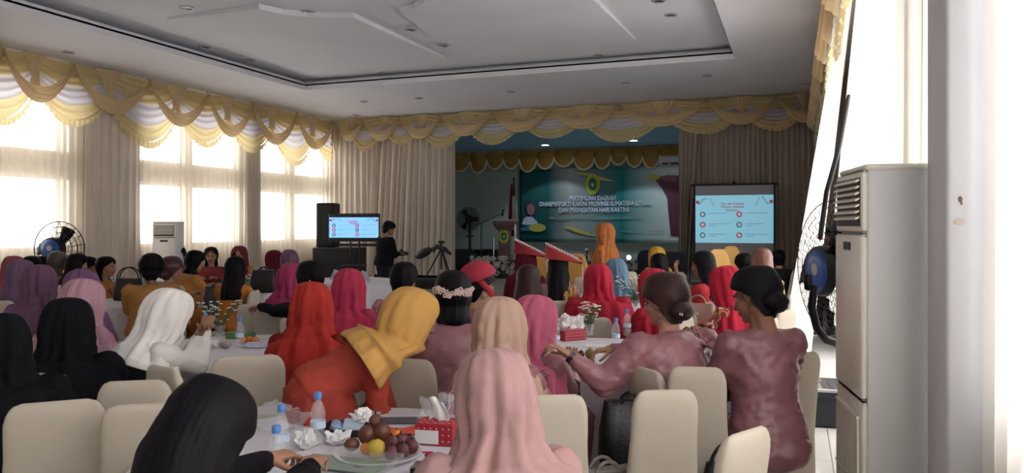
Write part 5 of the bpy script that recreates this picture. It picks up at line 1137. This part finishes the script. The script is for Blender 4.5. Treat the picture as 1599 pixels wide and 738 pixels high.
# big one on the right: front turned into the room, its side towards the camera
d1 = 3.5; pn = at(1352, 250, d1); h1 = 1.93
A = Vector((pn.x, pn.y)); B_ = at(1305, 250, 4.1); B_ = Vector((B_.x, B_.y)); fdir = (B_-A).normalized(); wA = .52; nrm = Vector((-fdir.y, fdir.x))
if nrm.x > 0: nrm = -nrm
dA = .30; cc = A+fdir*wA/2-nrm*dA/2; rz = math.atan2(nrm.y, nrm.x)+PI/2
tA = tower('tall cream floor air conditioner at the right, beside the blue-motored fan', cc, rz, wA, dA, h1)
obj('sticker', MB().box((-wA/2-.002, -.06, 1.47), (.002, .05, .075)), mat('sticker_grey', 'a09e9e', .5), tA)
c = at(264, 400, 13.4); tower('white floor air conditioner before the middle window of the left wall', (c.x, c.y), PI/2*.0+.3, .42, .3, 1.7)
# ---------------------------------------------------------------- screens
YP = 15.9; dP = YP/ray(1147)[1]; kx = (xon(1210, YP)-xon(1085, YP)); x0_ = xon(1085, YP); zt_ = at(1147, 288, dP).z; zb_ = at(1147, 425, dP).z
ps = thing('projection_screen', 'white projection screen with a black border on a stand right of the stage', 'projection screen', (x0_+kx/2, YP, 0))
obj('screen_sheet', MB().b2((-kx/2, 0, zb_), (kx/2, .01, zt_)), mat('screen_cloth', '8f8f97', .8), ps)
M_blk = mat('border_black', '101014', .6)
for s_ in (-1, 1): obj('border', MB().b2((s_*kx/2-.02, -.004, zb_), (s_*kx/2+.02, .014, zt_)), M_blk, ps)
obj('top_bar', MB().tube([(-kx/2-.07, .02, zt_), (kx/2+.07, .02, zt_)], .028, 10), M_blk, ps, True); obj('hook', MB().ell((0, .02, zt_+.04), .03), M_blk, ps, True)
obj('pole', MB().tube([(0, .06, .0), (0, .06, zt_+.05)], .02, 8), M_metal, ps, True)
for a in (-.5, 2.6, 1.57): obj('leg', MB().tube([(0, .06, .5), (.45*math.cos(a), .06+.45*math.sin(a), .015)], .014, 8), M_metal, ps, True)
za, zb2 = at(1147, 304.5, dP).z, at(1147, 379, dP).z
pgp = ps; Hs = za-zb2
pr = obj('picture', MB().b2((-kx/2+.02, -.006, zb2), (kx/2-.02, -.002, za)), mat('slide_edge', '8fc4da', .6), ps)
pr_loc = (0, 0, (za+zb2)/2)
# the page's marks hang on the picture part
def slide_on(par, W_, H_, y, zc, bgc, em, k):
    Mb = mat('slide_blue%d' % k, bgc, .6, emit=em); par.data.materials.clear(); par.data.materials.append(Mb)
    ink = mat('slide_ink', '5f7a88', .6, emit=.15); rd = mat('slide_pink%d' % k, 'b8566f' if k == 1 else 'c0307e', .6, emit=em*.45); gy = mat('slide_grey%d' % k, '668c94' if k == 1 else '28638f', .6, emit=em*.35); wh = mat('slide_white', 'd8eef6', .6, emit=em)
    def D(nm, x, z, r, m, d): return disc(nm, (x, y, z+zc), r, r, m, d, 20, 0, par)
    for ix, x in enumerate((-.405, .07)):
        for iz, z in enumerate((.1, -.12, -.34)):
            m_ = rd if (ix+iz) % 2 else gy; D('ring_icon', x*W_, z*H_, .038*W_, m_, .002); D('icon', x*W_, z*H_, .019*W_, wh, .003); D('icon', x*W_, z*H_, .009*W_, m_, .004)
            for q in range(1+(iz > 0)): obj('text_line', MB().b2(((x+.08)*W_, y-.003, zc+(z+.018-.04*q)*H_), ((x+.08+(.23+.05*((ix+iz) % 2))*(1-.6*q))*W_, y-.001, zc+(z+.026-.04*q)*H_)), ink, par)
    for txt, z in (('Tips dan Evaluasi', .30), ('Tentang Adaptasi', .235), ('Keluarga', .165)): lettering('lettering', txt, .068*H_, rd, (-.02*W_, y-.003, zc+z*H_), RX, par, .0008)
    for s_ in (-1, 1):
        mb = MB()
        for k_ in range(9):
            t_ = k_/8; cx, cz = s_*(.48-.13*t_)*W_, zc+(.34+.1*t_*t_-.03*math.sin(t_*6))*H_; a = t_*5+s_
            mb.add([(cx, y-.003, cz), (cx+.012*W_*math.cos(a), y-.003, cz+.018*W_*math.sin(a)), (cx+.022*W_*math.cos(a+.6), y-.003, cz+.022*W_*math.sin(a+.6)), (cx+.012*W_*math.cos(a+1.2), y-.003, cz+.014*W_*math.sin(a+1.2))], [(0, 1, 2, 3)])
        for k_ in range(5): cx, cz = s_*(.27+.012*k_)*W_, zc+(.28+.035*k_)*H_; mb.add([(cx, y-.003, cz), (cx+.015*W_, y-.003, cz+.012*W_), (cx+.005*W_, y-.003, cz+.024*W_)], [(0, 1, 2)])
        obj('leaf_spray', mb, ink, par)['kind'] = 'stuff'
        for q in range(5): a = q*1.257; D('petal', s_*.472*W_+.014*W_*math.cos(a), .36*H_+.014*W_*math.sin(a), .012*W_, rd, .004)
slide_on(pr, kx-.04, Hs, -.006, (za+zb2)/2, '8ecbe2', .42, 1)  # projector light on the sheet put into the slide as glow
# television on its stand
dT = 16.5; tx = at(553, 355, dT); kT = dT/F_PX; WT, HT = 82*kT/math.cos(.12), 44*kT
tv = thing('television', 'wide television showing the same blue page, on a black stand', 'television', (tx.x, tx.y, 0), .22); zc = tx.z
obj('tv_body', MB().box((0, .03, zc), (WT, .06, HT), bev=.008), mat('tv_black', '1a1c28', .3), tv); pn_ = obj('picture', MB().b2((-WT/2+.02, -.004, zc-HT*.36), (WT/2-.02, .0, zc+HT*.36)), M_green, tv); slide_on(pn_, WT-.04, HT*.72, -.004, zc, '7db8ea', .8, 2)
for s_ in (-1, 1): obj('upright', MB().tube([(s_*.1, .07, .08), (s_*.1, .07, zc)], .022, 8), M_metal, tv, True)
obj('shelf', MB().box((0, .0, .75), (.5, .35, .02)), M_metal, tv); obj('crossbar', MB().box((.1, .07, zc-HT*.62), (.9, .03, .06)), M_metal, tv); obj('base', MB().box((0, .03, .06), (.8, .5, .05), bev=.01), M_metal, tv)
# loudspeakers
M_spk = mat('speaker_black', '14151c', .6, bump=.2, bump_s=200)
def speaker(label, px, py0, den, w_, d_, h, rz, z0=0):
    c = at(px, py0, den); t = thing('loudspeaker', label, 'loudspeaker', (c.x, c.y, z0), rz)
    obj('cabinet', MB().b2((-w_/2, -d_/2, 0), (w_/2, d_/2, h), bev=.02), M_spk, t); obj('grille', MB().b2((-w_/2+.03, -d_/2-.012, .04), (w_/2-.03, -d_/2, h-.04), bev=.005), M_metal, t); obj('handle', MB().tube([(w_/2, -.06, h*.6), (w_/2+.02, -.04, h*.6), (w_/2+.02, .04, h*.6), (w_/2, .06, h*.6)], .01, 6), M_metal, t); return t
zl = at(512, 386, 17.6).z
speaker('tall black loudspeaker column behind the television', 513, 317, 17.9, .43, .45, at(512, 317, 17.9).z-zl, .25, zl)
mb_ = speaker('wide black bass speaker box under the tall loudspeaker', 531, 386, 17.7, 1.1, .6, zl, .2, 0)
speaker('black round-backed monitor speaker at the left of the stage', 724, 392, 20.0, .55, .45, .62, .3, ZST); speaker('black speaker box behind the microphone stand', 766, 384, 20.6, .5, .4, .6, .1, ZST)
speaker('black wedge monitor on the apron by the tripod', 670, 457, 15.1, .5, .35, .2, .3, ZST)
mbx = thing('mixer_case', 'silver panelled black equipment case behind the stage monitor', 'equipment case', (at(740, 390, 20.6).x, at(740, 390, 20.6).y, ZST)); obj('case', MB().box((0, 0, .3), (.5, .4, .6), bev=.01), M_metal, mbx); obj('panel', MB().box((0, -.21, .38), (.38, .01, .2)), mat('panel_steel', '5d6a80', .4), mbx)
speaker('black speaker right of the mustard headscarf, at the foot of the gathered drape', 1052, 388, 15.2, .5, .4, 1.1, 0, 0)
# tripod with a bag
c = at(690, 376, 15.6); tr = thing('tripod', 'black camera tripod with a bag slung on it, on the stage apron', 'tripod', (c.x, c.y, ZST)); ht = c.z-ZST
obj('head', MB().box((0, 0, ht-.02), (.12, .1, .05), bev=.01).tube([(0, 0, ht-.04), (-.18, -.05, ht-.25)], .012, 6), M_metal, tr, True); obj('column', MB().tube([(0, 0, ht-.02), (0, 0, .35)], .018, 8), M_metal, tr, True)
for a in (3.6, 5.6, 1.4): obj('leg', MB().tube([(0, 0, ht-.15), (.42*math.cos(a), .42*math.sin(a), .01)], [.02, .012], 8), M_metal, tr, True)
tb_ = at(662, 395, 15.4); o = obj('camera_bag', MB().ell((0, 0, 0), (.22, .08, .09), rot=Euler((0, -.45, 0))).tube([(.15, 0, .05), (.3, 0, .14), (.48, 0, .08), (.62, 0, -.02)], [.03, .05, .05, .02], 10), M_bagb, None, True); o.location = tb_; tag(o, 'black bag slung across the camera tripod', 'bag')
# lamps added for two bright glints at the stage back, flower rows
for px, w_ in ((925, 'left'), (981, 'right')):
    c = at(px, 402, 23.4); t = thing('added_glint_lamp', 'small bright spotlight low at the back of the stage, %s one' % w_, 'stage light', (c.x, YS-.35, ZST)); hz = max(.12, c.z-ZST)
    obj('stand', MB().tube([(0, .03, 0), (0, .03, hz)], .02, 6), M_metal, t); obj('lamp_can', MB().tube([(0, .06, hz), (0, -.03, hz)], [.06, .09], 14), M_metal, t, True); obj('lens', MB().tube([(0, -.031, hz), (0, -.036, hz)], .07, 14), mat('lamp_blue_white', 'dff2ff', .4, emit=14), t)
def flower_row(label, p0, p1, n, h, seed):
    rn = random.Random(seed); d = Vector(p1)-Vector(p0); t = thing('flower_arrangement', label, 'flowers', p0); lf = MB(); bl = MB(); dk = MB()
    obj('trough', MB().box((d.x/2, d.y/2, .06), (abs(d.x), .22, .12), bev=.01), M_metal, t)
    for k in range(n):
        u = rn.random(); c = Vector((d.x*u, d.y*u+rn.uniform(-.12, .12), .1+rn.random()*h)); a = rn.uniform(0, 6); r = .06
        lf.add([tuple(c), tuple(c+Vector((r*math.cos(a), -.02, r*math.sin(a)))), tuple(c+Vector((r*1.7*math.cos(a+.3), -.04, r*1.7*math.sin(a+.3)))), tuple(c+Vector((r*math.cos(a+.6), -.02, r*math.sin(a+.6))))], [(0, 1, 2, 3)])
        if k % 5 == 0: c2 = c+Vector((0, -.1, .02)); s_ = rn.uniform(.03, .055); [bl.ell(tuple(c2+Vector((s_*.8*math.cos(q*1.257), -.01*q, s_*.8*math.sin(q*1.257)))), (s_*.6, s_*.4, s_*.6), 0, 6, 4) for q in range(5)]
    for nm, m_, g_ in (('foliage', lf, mat('leaf_dark', '34402f', .6, noise_s=9, noise_a=.4)), ('blossoms', bl, mat('blossom_grey_white', 'a3a3a0', .7))): obj(nm, m_, g_, t)['kind'] = 'stuff'
a_, b_ = at(705, 425, 17.2), at(802, 425, 17.2); flower_row('row of white flowers along the stage edge in front of the lectern', (a_.x, 16.8, ZST), (b_.x, 16.8, ZST), 420, .38, 1)
a_, b_ = at(975, 425, 17.2), at(1062, 425, 17.2); flower_row('row of pale flowers along the stage edge right of the speaking woman', (a_.x, 16.8, ZST), (b_.x, 16.8, ZST), 340, .3, 2)
# low white sofa before the stage at the right
c = at(985, 425, 13.3); sf = thing('sofa', 'low off-white sofa with beige cushions before the stage', 'sofa', (c.x, c.y, 0), YAW*.5); M_sofa = mat('sofa_white', 'b3ada8', .8)
obj('back', MB().box((0, -.3, .45), (1.9, .2, .78), bev=.06), M_sofa, sf, True); obj('seat', MB().box((0, .1, .25), (1.9, .7, .4), bev=.06), M_sofa, sf, True)
for x in (-.95, .95): obj('armrest', MB().box((x, .05, .33), (.2, .9, .6), bev=.06), M_sofa, sf, True)
# silver-topped case by the doorway
c = at(1290, 610, 6.3); cs = thing('equipment_case', 'black case with a silver panelled top on the floor beside the air conditioner', 'equipment case', (c.x, c.y, 0), .1); hz = .34
ctop = CAMZ-(600-HOR)*6.3/F_PX; hz = max(.2, ctop)
obj('case', MB().b2((-.2, -.2, 0), (.3, .3, hz-.03), bev=.015), mat('case_black', '15151a', .35), cs); obj('silver_top', MB().b2((-.2, -.2, hz-.03), (.3, .3, hz), bev=.005), mat('steel', 'c8c8cc', .2, metal=.9), cs)
for k in range(7): obj('slot', MB().b2((-.17+.065*k, -.12, hz), (-.145+.065*k, .1, hz+.004)), M_slot, cs)
obj('handle_recess', MB().b2((-.14, -.205, hz*.62), (.22, -.199, hz*.8)), M_metal, cs)

# black vest worn round the waist of the white-scarfed woman
def wrap(q, s0, s1, m, name, g=.045):
    P0, sp, rt, fw, Tn, W = q['P0'], q['sp'], q['rt'], q['fw'], q['Tn'], q['W']; R = []
    for k in range(9):
        s_ = s0+(s1-s0)*k/8; wx = .17-.02*s_; R.append([tuple(P0+sp*Tn*s_+rt*(wx*W+g+.006*math.sin(a*5+k))*math.cos(a)+fw*((.118*W+g)*math.sin(a))) for a in [2*PI*j/40 for j in range(40)]])
    obj(name, MB().loft(R, cap=False), m, q['root'], 'all', thick=.008)
wrap(Q['wh'], -.15, .62, cloth('15161c'), 'vest')

bpy.data.scenes.remove(TMP)
